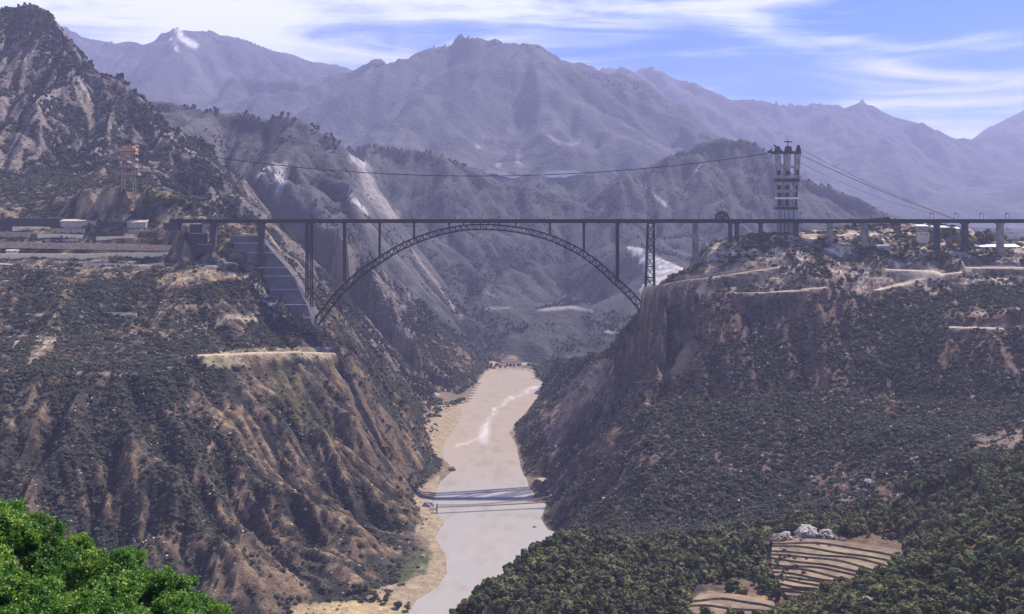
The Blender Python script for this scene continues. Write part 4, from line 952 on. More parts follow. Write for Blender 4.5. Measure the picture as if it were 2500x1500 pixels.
d.build('stiffeners', M_girder, bridge)['kind'] = 'stuff'
# arch centre line
AC = [(758,788),(795,738),(832,696),(875,658),(917,629),(958,603),(1000,583),(1041,568),(1083,557),(1120,551),(1160,548.5),(1200,550),(1240,554),(1283,562),(1326,574),(1368,592),(1410,615),(1450,645),(1490,682),(1520,710),(1552,747)]
A3 = [(Wx(a), Wz(b)) for a, b in AC]
def catmull(t):
    n = len(A3)-1; s = t*n; i = min(int(s), n-1); u = s-i; p = [A3[max(0, min(n, i+k))] for k in (-1, 0, 1, 2)]
    return tuple(.5*(2*p[1][c]+(p[2][c]-p[0][c])*u+(2*p[0][c]-5*p[1][c]+4*p[2][c]-p[3][c])*u*u+(3*p[1][c]-3*p[2][c]+p[3][c]-p[0][c])*u**3) for c in (0, 1))
NP = 52; ax = [catmull(i/NP) for i in range(NP+1)]
def chord(i, side):
    a, b = ax[max(i-1, 0)], ax[min(i+1, NP)]; dx, dz = b[0]-a[0], b[1]-a[1]; l = math.hypot(dx, dz); h = 3.5+1.2*(abs(2*i/NP-1))**1.5
    return ax[i][0]-dz/l*h*side, ax[i][1]+dx/l*h*side
for s in (-1, 1):
    yy = BY+s*5.2
    for side, nm in ((1, 'upper_chord'), (-1, 'lower_chord')):
        d = MB()
        pts_ = [chord(i, side) for i in range(NP+1)]
        for a, b in zip(pts_[:-1], pts_[1:]):
            q = Vector((b[0]-a[0], 0, b[1]-a[1])).normalized()*.35
            d.beam((a[0]-q.x, yy, a[1]-q.z), (b[0]+q.x, yy, b[1]+q.z), 2.1, 2.0)
        d.build(nm, M_steel, bridge)
    for i in range(NP+1):
        a, b = chord(i, 1), chord(i, -1); MB().beam((a[0], yy, a[1]), (b[0], yy, b[1]), .95, .9).build('arch_post', M_steel, bridge)
        if i < NP:
            c = chord(i+1, -1 if i < NP/2 else -1) if i >= NP/2 else chord(i+1, 1); st_ = a if i >= NP/2 else b
            MB().beam((st_[0], yy+.1, st_[1]), (c[0], yy+.1, c[1]), .6, .7).build('arch_diagonal', M_steel, bridge)
d = MB()
for i in range(0, NP+1):
    for side in (1, -1):
        a = chord(i, side); d.beam((a[0], BY-5, a[1]), (a[0], BY+5, a[1]), .6)
        if i < NP: b = chord(i+1, side); d.beam((a[0], BY-5, a[1]), (b[0], BY+5, b[1]), .45)
d.build('cross_bracing', M_steel, bridge)['kind'] = 'stuff'
def arch_top(X):
    best = min(range(NP), key=lambda i: abs(chord(i, 1)[0]-X)); a = chord(best, 1); return a[1]
def two_leg(X, z0, z1, wdt, name='spandrel_column', m_=None):
    m_ = m_ or M_steel; d = MB()
    fl = 1+max(0, (z1-z0-40))/160
    for s in (-1, 1): d.beam((X, BY+s*5.2*fl, z0), (X, BY+s*5.2, z1), wdt, 1.8)
    col = d.build(name, m_, bridge)
    n = max(1, int((z1-z0)/11)); b = MB()
    for i in range(n):
        za, zb = z0+(z1-z0)*i/n, z0+(z1-z0)*(i+1)/n; b.beam((X, BY-5, za), (X, BY+5, zb), .5)
    b.build('bracing', m_, col); MB().box(X-wdt*.9, X+wdt*.9, BY-6.4, BY+6.4, z1-.02, DB-.01).build('column_cap', m_, col)
for vx_, wd in ((832,2.3),(917,1.9),(1000,1.9),(1085,1.8),(1246,1.8),(1328,2.1),(1410,2.6),(1491,3.8)):
    X = Wx(vx_); two_leg(X, arch_top(X)-1.0, DB-1.3, wd)
d = MB()
for vx_ in (1120, 1140, 1160, 1180, 1205): X = Wx(vx_); d.box(X-1, X+1, BY-4, BY+4, arch_top(X)-.3, DB-.01)
d.build('crown_bearing', M_steel, bridge)
def lattice_tower(xt0, xt1, xb0, xb1, yb, name, lab=None, panels=7):
    zt, zb = DB-1.2, Wz(yb); T = [(Wx(xt0), zt), (Wx(xt1), zt)]; Bm = [(Wx(xb0), zb), (Wx(xb1), zb)]
    body = MB().box(T[0][0]-1.2, T[1][0]+1.2, BY-6.5, BY+6.5, zt-.01, DB-.01).build(name, M_steel, bridge)
    if lab: body['label'] = lab
    for i in (0, 1):
        for s in (-1, 1): MB().beam((Bm[i][0], BY+s*8, zb), (T[i][0], BY+s*5, zt), 1.7, 1.7).build('leg', M_steel, body)
    def at(i, t): return T[i][0]+(Bm[i][0]-T[i][0])*t, zt+(zb-zt)*t
    for k in range(panels):
        for s in (-1, 1):
            t0, t1 = k/panels, (k+1)/panels; y0, y1 = BY+s*(5+3*t0), BY+s*(5+3*t1)
            a, b, c, e = at(0, t0), at(1, t0), at(0, t1), at(1, t1)
            MB().beam((c[0], y1, c[1]), (e[0], y1, e[1]), .9).build('horizontal_brace', M_steel, body)
            MB().beam((a[0], y0, a[1]), (e[0], y1, e[1]), .6).build('diagonal_brace', M_steel, body)
            MB().beam((b[0], y0+.3, b[1]), (c[0], y1+.3, c[1]), .6).build('diagonal_brace', M_steel, body)
lattice_tower(1564.5, 1578.5, 1558, 1580, 722, 'lattice_pier', 'tall splayed lattice pier at the right arch foot')
lattice_tower(741, 753, 741, 753, 775, 'lattice_pier', 'straight lattice pier at the left arch foot', 9)
MB().beam((Wx(752), BY, Wz(700)), (Wx(790), BY, Wz(748)), 2.2).build('foot_strut', M_steel, bridge)
MB().beam((Wx(757), BY+4, Wz(740)), (Wx(784), BY+4, Wz(735)), 1.2).build('foot_strut', M_steel, bridge)
def conc_pier(vx_, wt, wb, yb, m_=M_conc, lab=None, base=None):
    X = Wx(vx_); zb = min(Wz(yb), zat(X, BY))-5; zt = DB-1.5; h0, h1 = wb*.597/2, wt*.597/2; d = MB()
    d.box(X-h0, X+h0, BY-5, BY+5, zb, zt, tx=h0-h1, ty=1.0)
    o = d.build('concrete_pier', m_, bridge)
    MB().box(X-h1-1.1, X+h1+1.1, BY-6, BY+6, zt+.0, DB-.01).build('pier_cap', m_, o)
    b = MB()
    for s in (-1, 1): b.box(X+s*h1*.5-.5, X+s*h1*.5+.5, BY-5.3+.2, BY-5.0, zb+4, zt-1)
    if base: MB().box(X-h0-2.4, X+h0+2.4, BY-7, BY+7, zb-2, Wz(base)).build('pier_base', m_, o)
    if lab: o['label'] = lab
conc_pier(515, 13, 14, 597, M_conc_d); conc_pier(632, 14, 16, 645, M_conc_d)
conc_pier(1679, 12, 16, 648, M_conc, base=622, lab='stained concrete pier with a wider base on the right rim')
conc_pier(1763, 7, 7.5, 580, M_conc_d); conc_pier(1779.5, 7, 7.5, 578, M_conc_d); conc_pier(1837, 7, 9, 564, M_conc_d); conc_pier(1922, 9, 10, 566, M_conc_d)
conc_pier(2004, 10, 12, 568, M_conc); conc_pier(2086, 13, 13, 593, M_conc, lab='broad pale concrete pier beside the small hipped house'); conc_pier(2415, 12, 13, 613, M_conc); conc_pier(2262, 11, 12, 590, M_conc_d); conc_pier(2330, 11, 12, 590, M_conc_d)
MB().box(Wx(400), Wx(436), BY-9, BY+9, Wz(556), DB-.02).build('abutment', M_conc_d, bridge)
for vx_, yb in ((758, 792), (1553, 752)):
    X = Wx(vx_); MB().box(X-6, X+6, BY-9, BY+9, Wz(yb)-9, Wz(yb)+2.5, tx=1.5, ty=1.5).build('arch_footing', M_conc_d, bridge)

# masts on the deck
def mast(X, kind):
    e = empty('lamp_mast', (X, BY-6.2 if kind == 'single' else BY, DT+.0)); z = DT-.7
    if kind == 'single':
        MB().tube([(X, BY-6.2, z), (X, BY-6.2, z+10.2)], .28, 6, .18).build('mast_pole', M_steel, e)
        MB().tube([(X, BY-6.2, z+8.6), (X+.7, BY-6.2, z+9.7), (X+2.0, BY-6.2, z+9.9)], .2, 5).build('arm', M_steel, e)
        MB().box(X-.2, X+1.7, BY-6.6, BY-5.8, z+9.3, z+10.3, tx=.3, ty=.1).build('lamp_head', M_steel, e)
    else:
        for dx in (-2.6, 2.6): MB().tube([(X+dx, BY-6.2, z), (X+dx, BY-6.2, z+8.6)], .24, 6).build('mast_pole', M_steel, e)
        MB().tube([(X-2.6, BY-6.2, z+8.5), (X-1.6, BY-6.2, z+9.8), (X+1.2, BY-6.2, z+9.9), (X+2.6, BY-6.2, z+8.5)], .32, 5).build('arm', M_steel, e)
        MB().box(X-3.1, X-.3, BY-6.8, BY-5.6, z+8.7, z+10.1, tx=.5, ty=.2).build('lamp_head', M_steel, e)
    return e
ms_ = [(735,'single'),(755,'double'),(1099,'single'),(1165,'single'),(1230,'single'),(1298,'single'),(1365,'single'),(1432,'single'),(1500,'single'),(1563,'single'),(1623,'single'),(1685,'single'),(1811,'single'),(1868,'single'),(1934,'double'),(1996,'double'),(2057,'double'),(2246,'double'),(2305,'double'),(2366,'double'),(2428,'double')]
for i, (v, k) in enumerate(ms_):
    tag(mast(Wx(v), k), ('thin single lamp mast on the deck, %s mast from the left' if k == 'single' else 'portal shaped double mast on the deck, %s mast from the left') % ORD[i], 'lamp mast', 'masts along the bridge deck')
# dark works gantry standing on the deck
X0, z0 = Wx(1744), DT-.7; gt = empty('works_gantry', (X0, BY, z0)); tag(gt, 'dark rounded lattice gantry standing on the deck left of the tall pylon', 'gantry')
r_ = random.Random(3)
for yy in (BY-3, BY+3):
    d = MB(); arc = [(X0+math.cos(math.pi*k/10)*9.6, yy, z0+math.sin(math.pi*k/10)*12) for k in range(11)]; d.tube(arc, .55, 6); d.build('hoop', M_steel, gt)
    arc = [(X0+math.cos(math.pi*k/8)*5.2, yy, z0+math.sin(math.pi*k/8)*8) for k in range(9)]; MB().tube(arc, .5, 6).build('inner_hoop', M_steel, gt)
    d = MB()
    for k in range(1, 10):
        a = math.pi*k/10; d.beam((X0+math.cos(a)*4.9, yy, z0+math.sin(a)*7.6), (X0+math.cos(a+.15)*9.6, yy, z0+math.sin(a+.15)*12), .6)
    d.build('spokes', M_steel, gt)
for k in range(9):
    a = math.pi*(k+.5)/9; cx, cz = X0+math.cos(a)*9.2, z0+math.sin(a)*11.6; MB().box(cx-1.3, cx+1.3, BY-4, BY+4, cz-1.1, cz+1.2, tx=.5, ty=.5).build('winch_box', M_steel, gt)
MB().box(X0-2.4, X0+2.4, BY-2.5, BY+2.5, z0, z0+5.5, tx=.4, ty=.3).build('cabin', M_steel, gt)

# ------------------------------------------------------------------ the cableway: tall pylon, left pylon, ropes
PY = 1522.
def px(v): return Wx(v, PY)
def pz(v): return Wz(v, PY)
M_py = mat('pylon_concrete', (.36,.33,.33), .9, col2=(.18,.165,.175), scale=.2, bump=.15)
py_ = empty('cableway_pylon', (px(1901), PY, pz(567))); tag(py_, 'tall pale three legged concrete cableway pylon behind the deck', 'pylon')
def crv(cx, cy): return 1820/1.0109+cx/5.3/1.0109, (320+cy/5.3)/1.0109     # survey table of the pylon
legs = [((380,448),(400,478)), ((500,580),(490,560)), ((642,708),(610,660))]
for (t0, t1), (b0, b1) in legs:
    o = None; zt, zb = pz(crv(0, 300)[1]), pz(crv(0, 1010)[1])
    n = 12
    body = MB()
    for k in range(n):
        a, b = k/n, (k+1)/n
        xa0, xa1 = px(crv(t0+(b0-t0)*a, 0)[0]), px(crv(t1+(b1-t1)*a, 0)[0]); xb0, xb1 = px(crv(t0+(b0-t0)*b, 0)[0]), px(crv(t1+(b1-t1)*b, 0)[0])
        za, zb_ = zt+(zb-zt)*a, zt+(zb-zt)*b
        sh = .25 if k%2 else 0
        body.add([(xb0+sh,PY-4+sh,zb_),(xb1-sh,PY-4+sh,zb_),(xb1-sh,PY+4-sh,zb_),(xb0+sh,PY+4-sh,zb_),(xa0+sh,PY-4+sh,za),(xa1-sh,PY-4+sh,za),(xa1-sh,PY+4-sh,za),(xa0+sh,PY+4-sh,za)],
                 [(0,3,2,1),(4,5,6,7),(0,1,5,4),(1,2,6,5),(2,3,7,6),(3,0,4,7)])
    leg = body.build('leg', M_py, py_)
    for cy0, cy1 in ((515,575),(705,760),(800,860),(885,975)):       # dark panels set on the front of the legs
        a = (cy0-300)/710; xm0 = px(crv(t0+(b0-t0)*a+14, 0)[0]); xm1 = px(crv(t1+(b1-t1)*a-12, 0)[0])
        MB().box(xm0, xm1, PY-4.25, PY-4.02, pz(crv(0, cy1)[1]), pz(crv(0, cy0)[1])).build('dark_shutter', M_conc_d, leg)
def beamrow(cy0, cy1, m_, nm, x0=384, x1=700, ex=0.6):
    MB().box(px(crv(x0, 0)[0])-ex, px(crv(x1, 0)[0])+ex, PY-4.6, PY+4.6, pz(crv(0, cy1)[1]), pz(crv(0, cy0)[1])).build(nm, m_, py_)
beamrow(455, 480, M_py, 'tie_beam', 384, 692, -.3); beamrow(590, 614, M_py, 'tie_beam', 388, 686, -.3); beamrow(618, 662, M_conc_d, 'work_platform', 386, 684)
beamrow(775, 795, M_py, 'tie_beam', 394, 676, -.3); beamrow(862, 884, M_white, 'tie_beam', 392, 672); beamrow(985, 1022, M_conc_d, 'work_platform', 392, 662)
MB().box(px(crv(396,0)[0]), px(crv(664,0)[0]), PY-5.2, PY+5.2, pz(575)-6, pz(crv(0,1022)[1])).build('base_wall', mat('base_concrete', (.36,.34,.37), .9, var=.2, scale=.1), py_)
for cx in (440, 495, 548, 610): MB().box(px(crv(cx-4,0)[0]), px(crv(cx+4,0)[0]), PY-5.6, PY-5.22, pz(575), pz(crv(0,1024)[1])).build('base_rib', M_conc_d, py_)
top = MB().box(px(crv(345,0)[0]), px(crv(712,0)[0]), PY-5, PY+5, pz(crv(0,298)[1]), pz(crv(0,266)[1])).build('top_platform', M_conc_d, py_)
for cx0, cx1, cy in ((378,452,200), (505,600,200), (655,712,185)):
    MB().box(px(crv(cx0,0)[0]), px(crv(cx1,0)[0]), PY-3.5, PY+3.5, pz(crv(0,268)[1]), pz(crv(0,cy)[1]), tx=1.6, ty=1.2).build('saddle_housing', M_conc_d, py_)
MB().beam((px(crv(470,0)[0]),PY,pz(crv(0,262)[1])), (px(crv(368,0)[0]),PY,pz(crv(0,185)[1])), 2.0).build('raking_arm', M_steel, py_)
MB().beam((px(crv(345,0)[0]),PY,pz(crv(0,275)[1])), (px(crv(290,0)[0]),PY,pz(crv(0,272)[1])), 3.0, 2.0).build('rope_bracket', M_steel, py_)
MB().beam((px(crv(296,0)[0]),PY,pz(crv(0,275)[1])), (px(crv(345,0)[0]),PY,pz(crv(0,236)[1])), 1.8).build('rope_bracket', M_steel, py_)
c1 = MB().tube([(px(crv(548,0)[0]),PY,pz(crv(0,200)[1])), (px(crv(548,0)[0]),PY,pz(crv(0,102)[1]))], .8, 6, .5).build('derrick_mast', M_steel, py_)
MB().beam((px(crv(502,0)[0]),PY,pz(crv(0,140)[1])), (px(crv(606,0)[0]),PY,pz(crv(0,144)[1])), 1.5, 2.2).build('derrick_boom', M_steel, py_)
# left pylon: stepped rusty tower
LY = 1580.; LX = Wx(311, LY); lz0 = zat(LX, LY)
M_och = mat('ochre_scaffold', (.58,.32,.13), .9, col2=(.28,.15,.08), scale=.4); M_dim = mat('dim_scaffold', (.38,.28,.22), .9, col2=(.16,.12,.11), scale=.4)
lp = empty('scaffold_tower', (LX, LY, lz0)); tag(lp, 'small stepped scaffold tower with an ochre top on the left hilltop', 'tower')
for (ya, yb, hw, m_, nm) in ((424,418,26,M_dim,'platform'),(406,401,20,M_dim,'platform'),(388,383,21,M_dim,'platform'),(373,368,20,M_dim,'platform'),(366,358,20,M_och,'top_house'),(358,353,14,M_och,'top_house')):
    MB().box(Wx(311-hw,LY), Wx(311+hw,LY), LY-7, LY+7, Wz(ya,LY), Wz(yb,LY), tx=.8, ty=.8).build(nm, m_, lp)
for dx in (-9, 9):
    for dy in (-5, 5): MB().beam((LX+dx, LY+dy, lz0-6), (LX+dx*.8, LY+dy, Wz(366,LY)), 1.3).build('leg', M_dim, lp)
for k in range(6):
    za = Wz(424-k*10,LY); zb_ = Wz(414-k*10,LY); MB().beam((LX-9,LY-5,za),(LX+8.5,LY-5,zb_),.8).build('diagonal_brace', M_dim, lp)
MB().tube([(LX,LY,Wz(352,LY)),(LX,LY,Wz(330,LY))], .8, 5, .4).build('head_mast', M_steel, lp); MB().box(LX-5, LX+5, LY-2, LY+2, Wz(346,LY), Wz(338,LY), tx=2, ty=.8).build('head_frame', M_steel, lp)
def rope(a, b, sag, r, lab):
    a, b = Vector(a), Vector(b); pts_ = [tuple(a.lerp(b, i/60)-Vector((0,0,4*sag*(i/60)*(1-i/60)))) for i in range(61)]
    o = MB().tube(pts_, r, 5).build('cable', M_steel, loc=tuple(a)); tag(o, lab, 'cable', 'cableway ropes')
rope((LX, LY, Wz(345,LY)), (px(1856), PY, pz(371)), 41.5, .62, 'heavy cable sagging across the gorge between the two pylons')
rope((px(1929), PY, pz(372)), (Wx(2303,1545), 1545, Wz(528,1545)), 4, .50, 'thickest of the stay cables running down right from the tall pylon')
rope((px(1930), PY, pz(358)), (Wx(2285,1550), 1550, Wz(520,1550)), 5, .30, 'thin upper stay cable running down right from the tall pylon')
rope((px(1929), PY, pz(392)), (Wx(2296,1560), 1560, Wz(526,1560)), 9, .20, 'thin lower stay cable right of the tall pylon')

# ------------------------------------------------------------------ footbridge over the river
fb = empty('footbridge', (-20, 1270, 10)); tag(fb, 'narrow suspension footbridge low over the brown river', 'footbridge')
L0, R0 = P(1055, 1225, 1275), P(1330, 1212, 1300)
def fbp(t, dz=0, dy=0):
    a = Vector(L0).lerp(Vector(R0), t); return (a.x, a.y+dy, a.z+dz-2.0*4*t*(1-t)*.4)
for k in range(20):
    d = MB(); d.beam(fbp(k/20+.001, 0, -1), fbp((k+1)/20-.001, 0, -1), .3, .3); d.beam(fbp(k/20+.001, 0, 1), fbp((k+1)/20-.001, 0, 1), .3, .3)
    a, b = fbp(k/20+.001), fbp((k+1)/20-.001)
    d.add([(a[0],a[1]-1.3,a[2]-.55),(b[0],b[1]-1.3,b[2]-.55),(b[0],b[1]+1.3,b[2]-.55),(a[0],a[1]+1.3,a[2]-.55),(a[0],a[1]-1.3,a[2]+.4),(b[0],b[1]-1.3,b[2]+.4),(b[0],b[1]+1.3,b[2]+.4),(a[0],a[1]+1.3,a[2]+.4)],[(0,3,2,1),(4,5,6,7),(0,1,5,4),(1,2,6,5),(2,3,7,6),(3,0,4,7)])
    d.build('deck_panel', mat('footbridge_steel', (.30,.24,.20), .8, scale=.5) if k == 0 else bpy.data.materials['footbridge_steel'], fb)
FS = bpy.data.materials['footbridge_steel']
for dy in (-1.4, 1.4):
    cab = MB().tube([tuple(Vector(fbp(i/30, 1.2+4.3*(i/30)**2+1.3*(2*i/30-1)**2, dy))) for i in range(31)], .28, 5).build('suspension_cable', FS, fb)
    h = MB()
    for i in range(1, 30): h.beam(fbp(i/30, .3, dy), fbp(i/30, 1.2+4.3*(i/30)**2+1.3*(2*i/30-1)**2, dy), .12)
    h.build('hangers', FS, fb)
for t_, hh in ((0.0, 3.2), (1.0, 7.5)):
    a = fbp(t_)
    tw_ = MB()
    for dy in (-2, 2): tw_.box(a[0]-.7, a[0]+.7, a[1]+dy-.6, a[1]+dy+.6, -2, a[2]+hh)
    tw_.box(a[0]-.9, a[0]+.9, a[1]-2.6, a[1]+2.6, a[2]+hh, a[2]+hh+.8); tw_.build('portal', M_conc, fb)
d = MB()
for i in range(5): d.beam(P(1275+i*12, 1212-i*.5, 1295), P(1290+i*12, 1206-i*.5, 1296), .5)
d.build('landing_frame', FS, fb)

# ------------------------------------------------------------------ benched retaining wall under the left spans
rw = empty('retaining_wall', (Wx(700), 1490, Wz(790))); tag(rw, 'dark stepped retaining wall with pale ledges under the left spans', 'retaining wall')
M_tier = mat('grey_tier', (.13,.125,.14), .9, col2=(.085,.08,.092), scale=.08, bump=.2)
tiers = [(570, 548, 630, 1507), (588, 556, 640, 1503), (611, 566, 660, 1499), (646.6, 596, 692, 1495), (666.6, 618, 708, 1490), (697.6, 636, 722, 1482), (732.6, 652, 741, 1469), (761.7, 668, 750, 1459), (789, 682, 757, 1451)]
for (y0_, l0, r0, Ya), (y1_, l1, r1, Yb) in zip(tiers[:-1], tiers[1:]):
    zt, zb = Wz(y0_), Wz(y1_)-.0; Y1_ = Yb+1.6
    vs = [(Wx(l1,Y1_), Y1_, zb), (Wx(r1,Y1_), Y1_, zb), (Wx(r1,Y1_), 1530, zb), (Wx(l1,Y1_), 1530, zb), (Wx(l1,Ya), Ya, zt), (Wx(r0,Ya), Ya, zt), (Wx(r0-4,Ya), 1530, zt), (Wx(l1,Ya), 1530, zt)]
    o = MB().add(vs, [(0,3,2,1),(4,5,6,7),(0,1,5,4),(1,2,6,5),(2,3,7,6),(3,0,4,7)]).build('wall_tier', M_tier, rw)
    MB().box(Wx(l1,Ya)-.5, Wx(r0,Ya)+.4, Ya-1.0, Ya+1.4, zt-.25, zt+.65).build('ledge', M_conc_l, o)
rw2 = empty('retaining_wall', (Wx(480), 1492, Wz(600))); tag(rw2, 'short dark retaining wall in two steps left of the first pier', 'retaining wall')
for (y0_, y1_, l1, r1, Ya) in ((542, 563, 462, 487, 1494), (564, 590, 466, 500, 1489), (590, 612, 484, 520, 1486)):
    o = MB().box(Wx(l1), Wx(r1), Ya, 1525, Wz(y1_), Wz(y0_)).build('wall_tier', M_conc_d, rw2); MB().box(Wx(l1)-.4, Wx(r1)+.4, Ya-.8, Ya+.8, Wz(y0_)-.2, Wz(y0_)+.5).build('ledge', M_conc_l, o)

# ------------------------------------------------------------------ small buildings
M_roofw = mat('white_sheet_roof', (.82,.80,.76), .6, var=.1, scale=.2); M_roofg = mat('grey_sheet_roof', (.30,.28,.30), .7, var=.2, scale=.2); M_wall = mat('plaster_wall', (.42,.36,.31), .9, var=.25, scale=.3)
M_wallw = mat('whitewashed_wall', (.68,.62,.54), .9, var=.15, scale=.3); M_hole = mat('dark_opening', (.03,.03,.035), .6, var=.2); M_tan = mat('tan_roof', (.52,.43,.33), .9, var=.15, scale=.2)
def house(vx0, vx1, vy, Y, depth, h, roof, wall, lab, gable=False, nwin=3, overhang=1.2, group=None, zfix=None):
    x0, x1 = Wx(vx0, Y), Wx(vx1, Y); zt = Wz(vy, Y); zg = min(zat(x0, Y), zat(x1, Y), zat((x0+x1)/2, Y+depth), zt-h)-1.0
    e = empty('house', ((x0+x1)/2, Y+depth/2, zt-h)); tag(e, lab, 'house', group)
    r = MB(); pitch = min(h*.5, 3.4) if roof is M_roofw or roof is M_tan else 0
    if pitch and not gable:
        zf = zt-pitch; depth = max(depth, 12); oh = overhang
        MB().add([(x0,Y,zg),(x1,Y,zg),(x1,Y+depth,zg),(x0,Y+depth,zg),(x0,Y,zf-.4),(x1,Y,zf-.4),(x1,Y+depth,zt-.4),(x0,Y+depth,zt-.4)], [(0,3,2,1),(4,5,6,7),(0,1,5,4),(1,2,6,5),(2,3,7,6),(3,0,4,7)]).build('wall', wall, e)
        s_ = pitch/depth*oh
        r.add([(x0-oh,Y-oh,zf-.38-s_),(x1+oh,Y-oh,zf-.38-s_),(x1+oh,Y+depth+oh,zt-.38+s_),(x0-oh,Y+depth+oh,zt-.38+s_),(x0-oh,Y-oh,zf-s_),(x1+oh,Y-oh,zf-s_),(x1+oh,Y+depth+oh,zt+s_),(x0-oh,Y+depth+oh,zt+s_)], [(0,3,2,1),(4,5,6,7),(0,1,5,4),(1,2,6,5),(2,3,7,6),(3,0,4,7)])
        r.build('roof', roof, e); wd = x1-x0
        for k in range(nwin):
            cx = x0+wd*(k+.5)/nwin; zb0 = zf-.6
            MB().box(cx-.8, cx+.8, Y-.12, Y-.004, zb0-1.6, zb0-.3).build('window' if k != nwin//2 else 'door', M_hole, e)
        return
    MB().box(x0, x1, Y, Y+depth, zg, zt-.5).build('wall', wall, e)
    if gable:
        ym = Y+depth/2; rh = depth*.28
        r.add([(x0-overhang,Y-overhang,zt-.5),(x1+overhang,Y-overhang,zt-.5),(x1+overhang,Y+depth+overhang,zt-.5),(x0-overhang,Y+depth+overhang,zt-.5),(x0+1.5,ym,zt+rh),(x1-1.5,ym,zt+rh)], [(0,1,5,4),(2,3,4,5),(1,2,5),(3,0,4),(0,3,2,1)])
    else: r.box(x0-overhang, x1+overhang, Y-overhang, Y+depth+overhang, zt-.5, zt)
    r.build('roof', roof, e)
    wd = (x1-x0)
    for k in range(nwin):
        cx = x0+wd*(k+.5)/nwin; 
        if k == nwin//2: MB().box(cx-.7, cx+.7, Y-.12, Y-.004, zt-h+.0, zt-h+2.3).build('door', M_hole, e)
        else: MB().box(cx-.8, cx+.8, Y-.12, Y-.004, zt-h+1.1, zt-h+2.4).build('window', M_hole, e)
house(2362,2462,591,1545,14,6,M_roofw,M_wall,'long white roofed building crossed by the last pier on the right', nwin=7)
house(2462,2492,598,1535,10,4,M_roofw,M_wall,'low white roofed shed at the right edge beside the long white building')
house(2365,2448,658,1440,9,4.5,M_roofw,M_wallw,'long low building with a bright white front on the right plateau', nwin=6)
house(2372,2452,640,1462,20,4,M_tan,M_wall,'wide tan flat roofed building behind the bright white fronted one', nwin=5)
house(2440,2470,650,1455,14,5,M_roofg,M_wall,'dark walled shed right of the wide tan roof')
house(2118,2150,596,1490,10,5,M_roofg,M_wall,'small grey house with a sloping roof beside the broad pier', gable=True)
house(2217,2241,543,1570,9,4,M_roofw,M_wall,'small white roofed house just under the deck, left of three')
house(2256,2289,546,1572,9,4,M_roofw,M_wall,'flat white roofed house just under the deck, middle of three')
house(2299,2318,549,1570,9,4,M_roofw,M_wallw,'short white roofed house just under the deck, right of three')
house(2218,2244,562,1530,8,4,M_wallw,M_wallw,'small pale hut below the white roofed house under the deck', nwin=2)
house(2462,2480,662,1448,6,4,M_roofw,M_wallw,'tiny white hut at the right edge of the plateau', nwin=2)
house(157,180,640,1478,8,6,M_roofw,M_wallw,'bright white hut below the left road, right one of two', nwin=2)
house(134,153,641,1480,8,6,M_roofw,M_wallw,'bright white hut below the left road, left one of two', nwin=2)
house(160,202,653,1468,7,5,M_roofw,M_wallw,'long pale shed below the two white huts', nwin=4)
house(62,138,581,1520,9,7,M_tan,M_wallw,'long cream building above the left road', nwin=7)
house(138,186,576,1526,9,5,M_roofw,M_wall,'white roofed shed touching the right end of the long cream building', nwin=4)
house(15,44,601,1512,8,5,M_roofw,M_wallw,'small white box building on the left road', nwin=2)
house(-10,58,623,1500,8,4,M_roofw,M_wallw,'white roofed roadside shed at the left edge', nwin=4)
house(146,232,530,1556,14,5,M_tan,M_wall,'wide pale flat roofed hall on the left terraces', nwin=7)
house(-20,145,527,1560,9,5,M_roofg,M_conc_d,'long dark hall with a pale roof line at the left edge', nwin=9)
house(306,352,531,1556,10,8,M_tan,M_wall,'half built tan house on the left terraces near the deck end', nwin=3)
house(136,205,552,1540,8,4,M_roofg,M_wall,'low grey roofed shed under the wide pale hall', nwin=5)
house(240,290,536,1552,10,9,M_conc_d,M_conc_d,'dark block building left of the half built tan house', nwin=5)
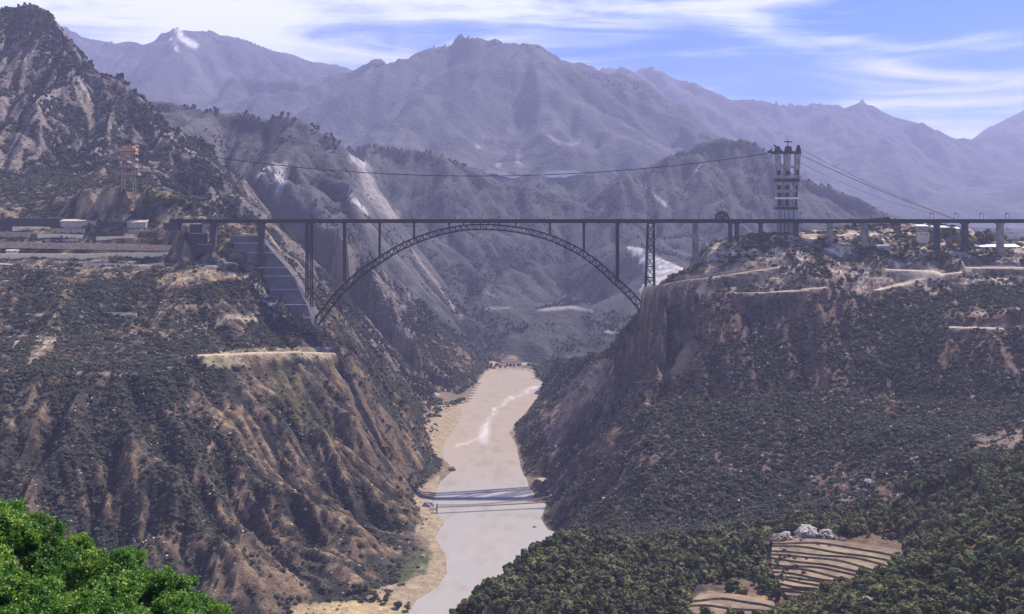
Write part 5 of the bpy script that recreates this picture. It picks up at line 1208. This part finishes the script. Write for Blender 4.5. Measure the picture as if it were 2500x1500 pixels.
# walls along the left road
def longwall(pl, hgt, m_, lab, thick=1.4):
    d = MB()
    for a, b in zip(pl[:-1], pl[1:]):
        a, b = P(*a), P(*b); d.add([(a[0],a[1],a[2]-hgt),(b[0],b[1],b[2]-hgt),(b[0],b[1],b[2]),(a[0],a[1],a[2]),(a[0],a[1]+thick,a[2]-hgt),(b[0],b[1]+thick,b[2]-hgt),(b[0],b[1]+thick,b[2]),(a[0],a[1]+thick,a[2])],[(0,1,2,3),(5,4,7,6),(3,2,6,7),(4,0,3,7),(1,5,6,2),(0,4,5,1)])
    o = d.build('road_wall', m_, loc=P(*pl[0])); tag(o, lab, 'wall')
M_ow = mat('ochre_road_wall', (.80,.66,.44), .9, var=.2, scale=.1); M_bw = mat('brown_road_wall', (.46,.36,.27), .9, var=.5, scale=.25)
longwall([(-40,613,1487),(62,613,1487),(200,614,1487),(330,611,1488),(400,610,1490),(450,609,1491)], 8, M_ow, 'long low ochre wall along the outer edge of the left road', 5)
longwall([(-40,584,1511),(62,585,1511),(200,588,1511),(330,590,1512),(430,594,1512)], 9, M_bw, 'long brown retaining wall above the inner edge of the left road', 3)
for i_, (x0_, x1_, y_, Yw, hh, m_, lb) in enumerate([(-30,70,561,1533,4,M_bw,'low brown bench wall at the left edge above the road'),(90,200,566,1530,3.5,M_ow,'pale earth bench edge under the cream building'),(215,300,562,1536,5,M_conc_d,'dark bench wall right of the white shed'),
    (232,330,572,1529,3,M_ow,'short pale bench edge above the middle of the road'),(310,400,556,1541,5,M_bw,'brown bench wall under the half built house'),(380,440,575,1524,5,M_ow,'pale bench edge near the left deck end'),(30,120,548,1550,3,M_ow,'thin pale bench line behind the cream building'),
    (-40,120,672,1432,2.5,M_ow,'thin pale terrace edge below the huts at the left'),(240,380,668,1446,2.5,M_bw,'brown terrace edge left of the straw slope'),(120,330,756,1335,2,M_ow,'long thin terrace edge on the scrubby left slope')]):
    longwall([(x0_,y_,Yw),((x0_+x1_)/2,y_-1,Yw+1),(x1_,y_+1,Yw)], hh*2.2, m_, lb)
longwall([(200,637,1462),(260,636,1462),(330,640,1462),(395,634,1464)], 5, M_conc_l, 'pale broken wall below the left road near the white huts')
longwall([(1660,668,1450),(1760,656,1436),(1860,644,1440)], 6, M_bw, 'brown bank wall behind the track on the right plateau')
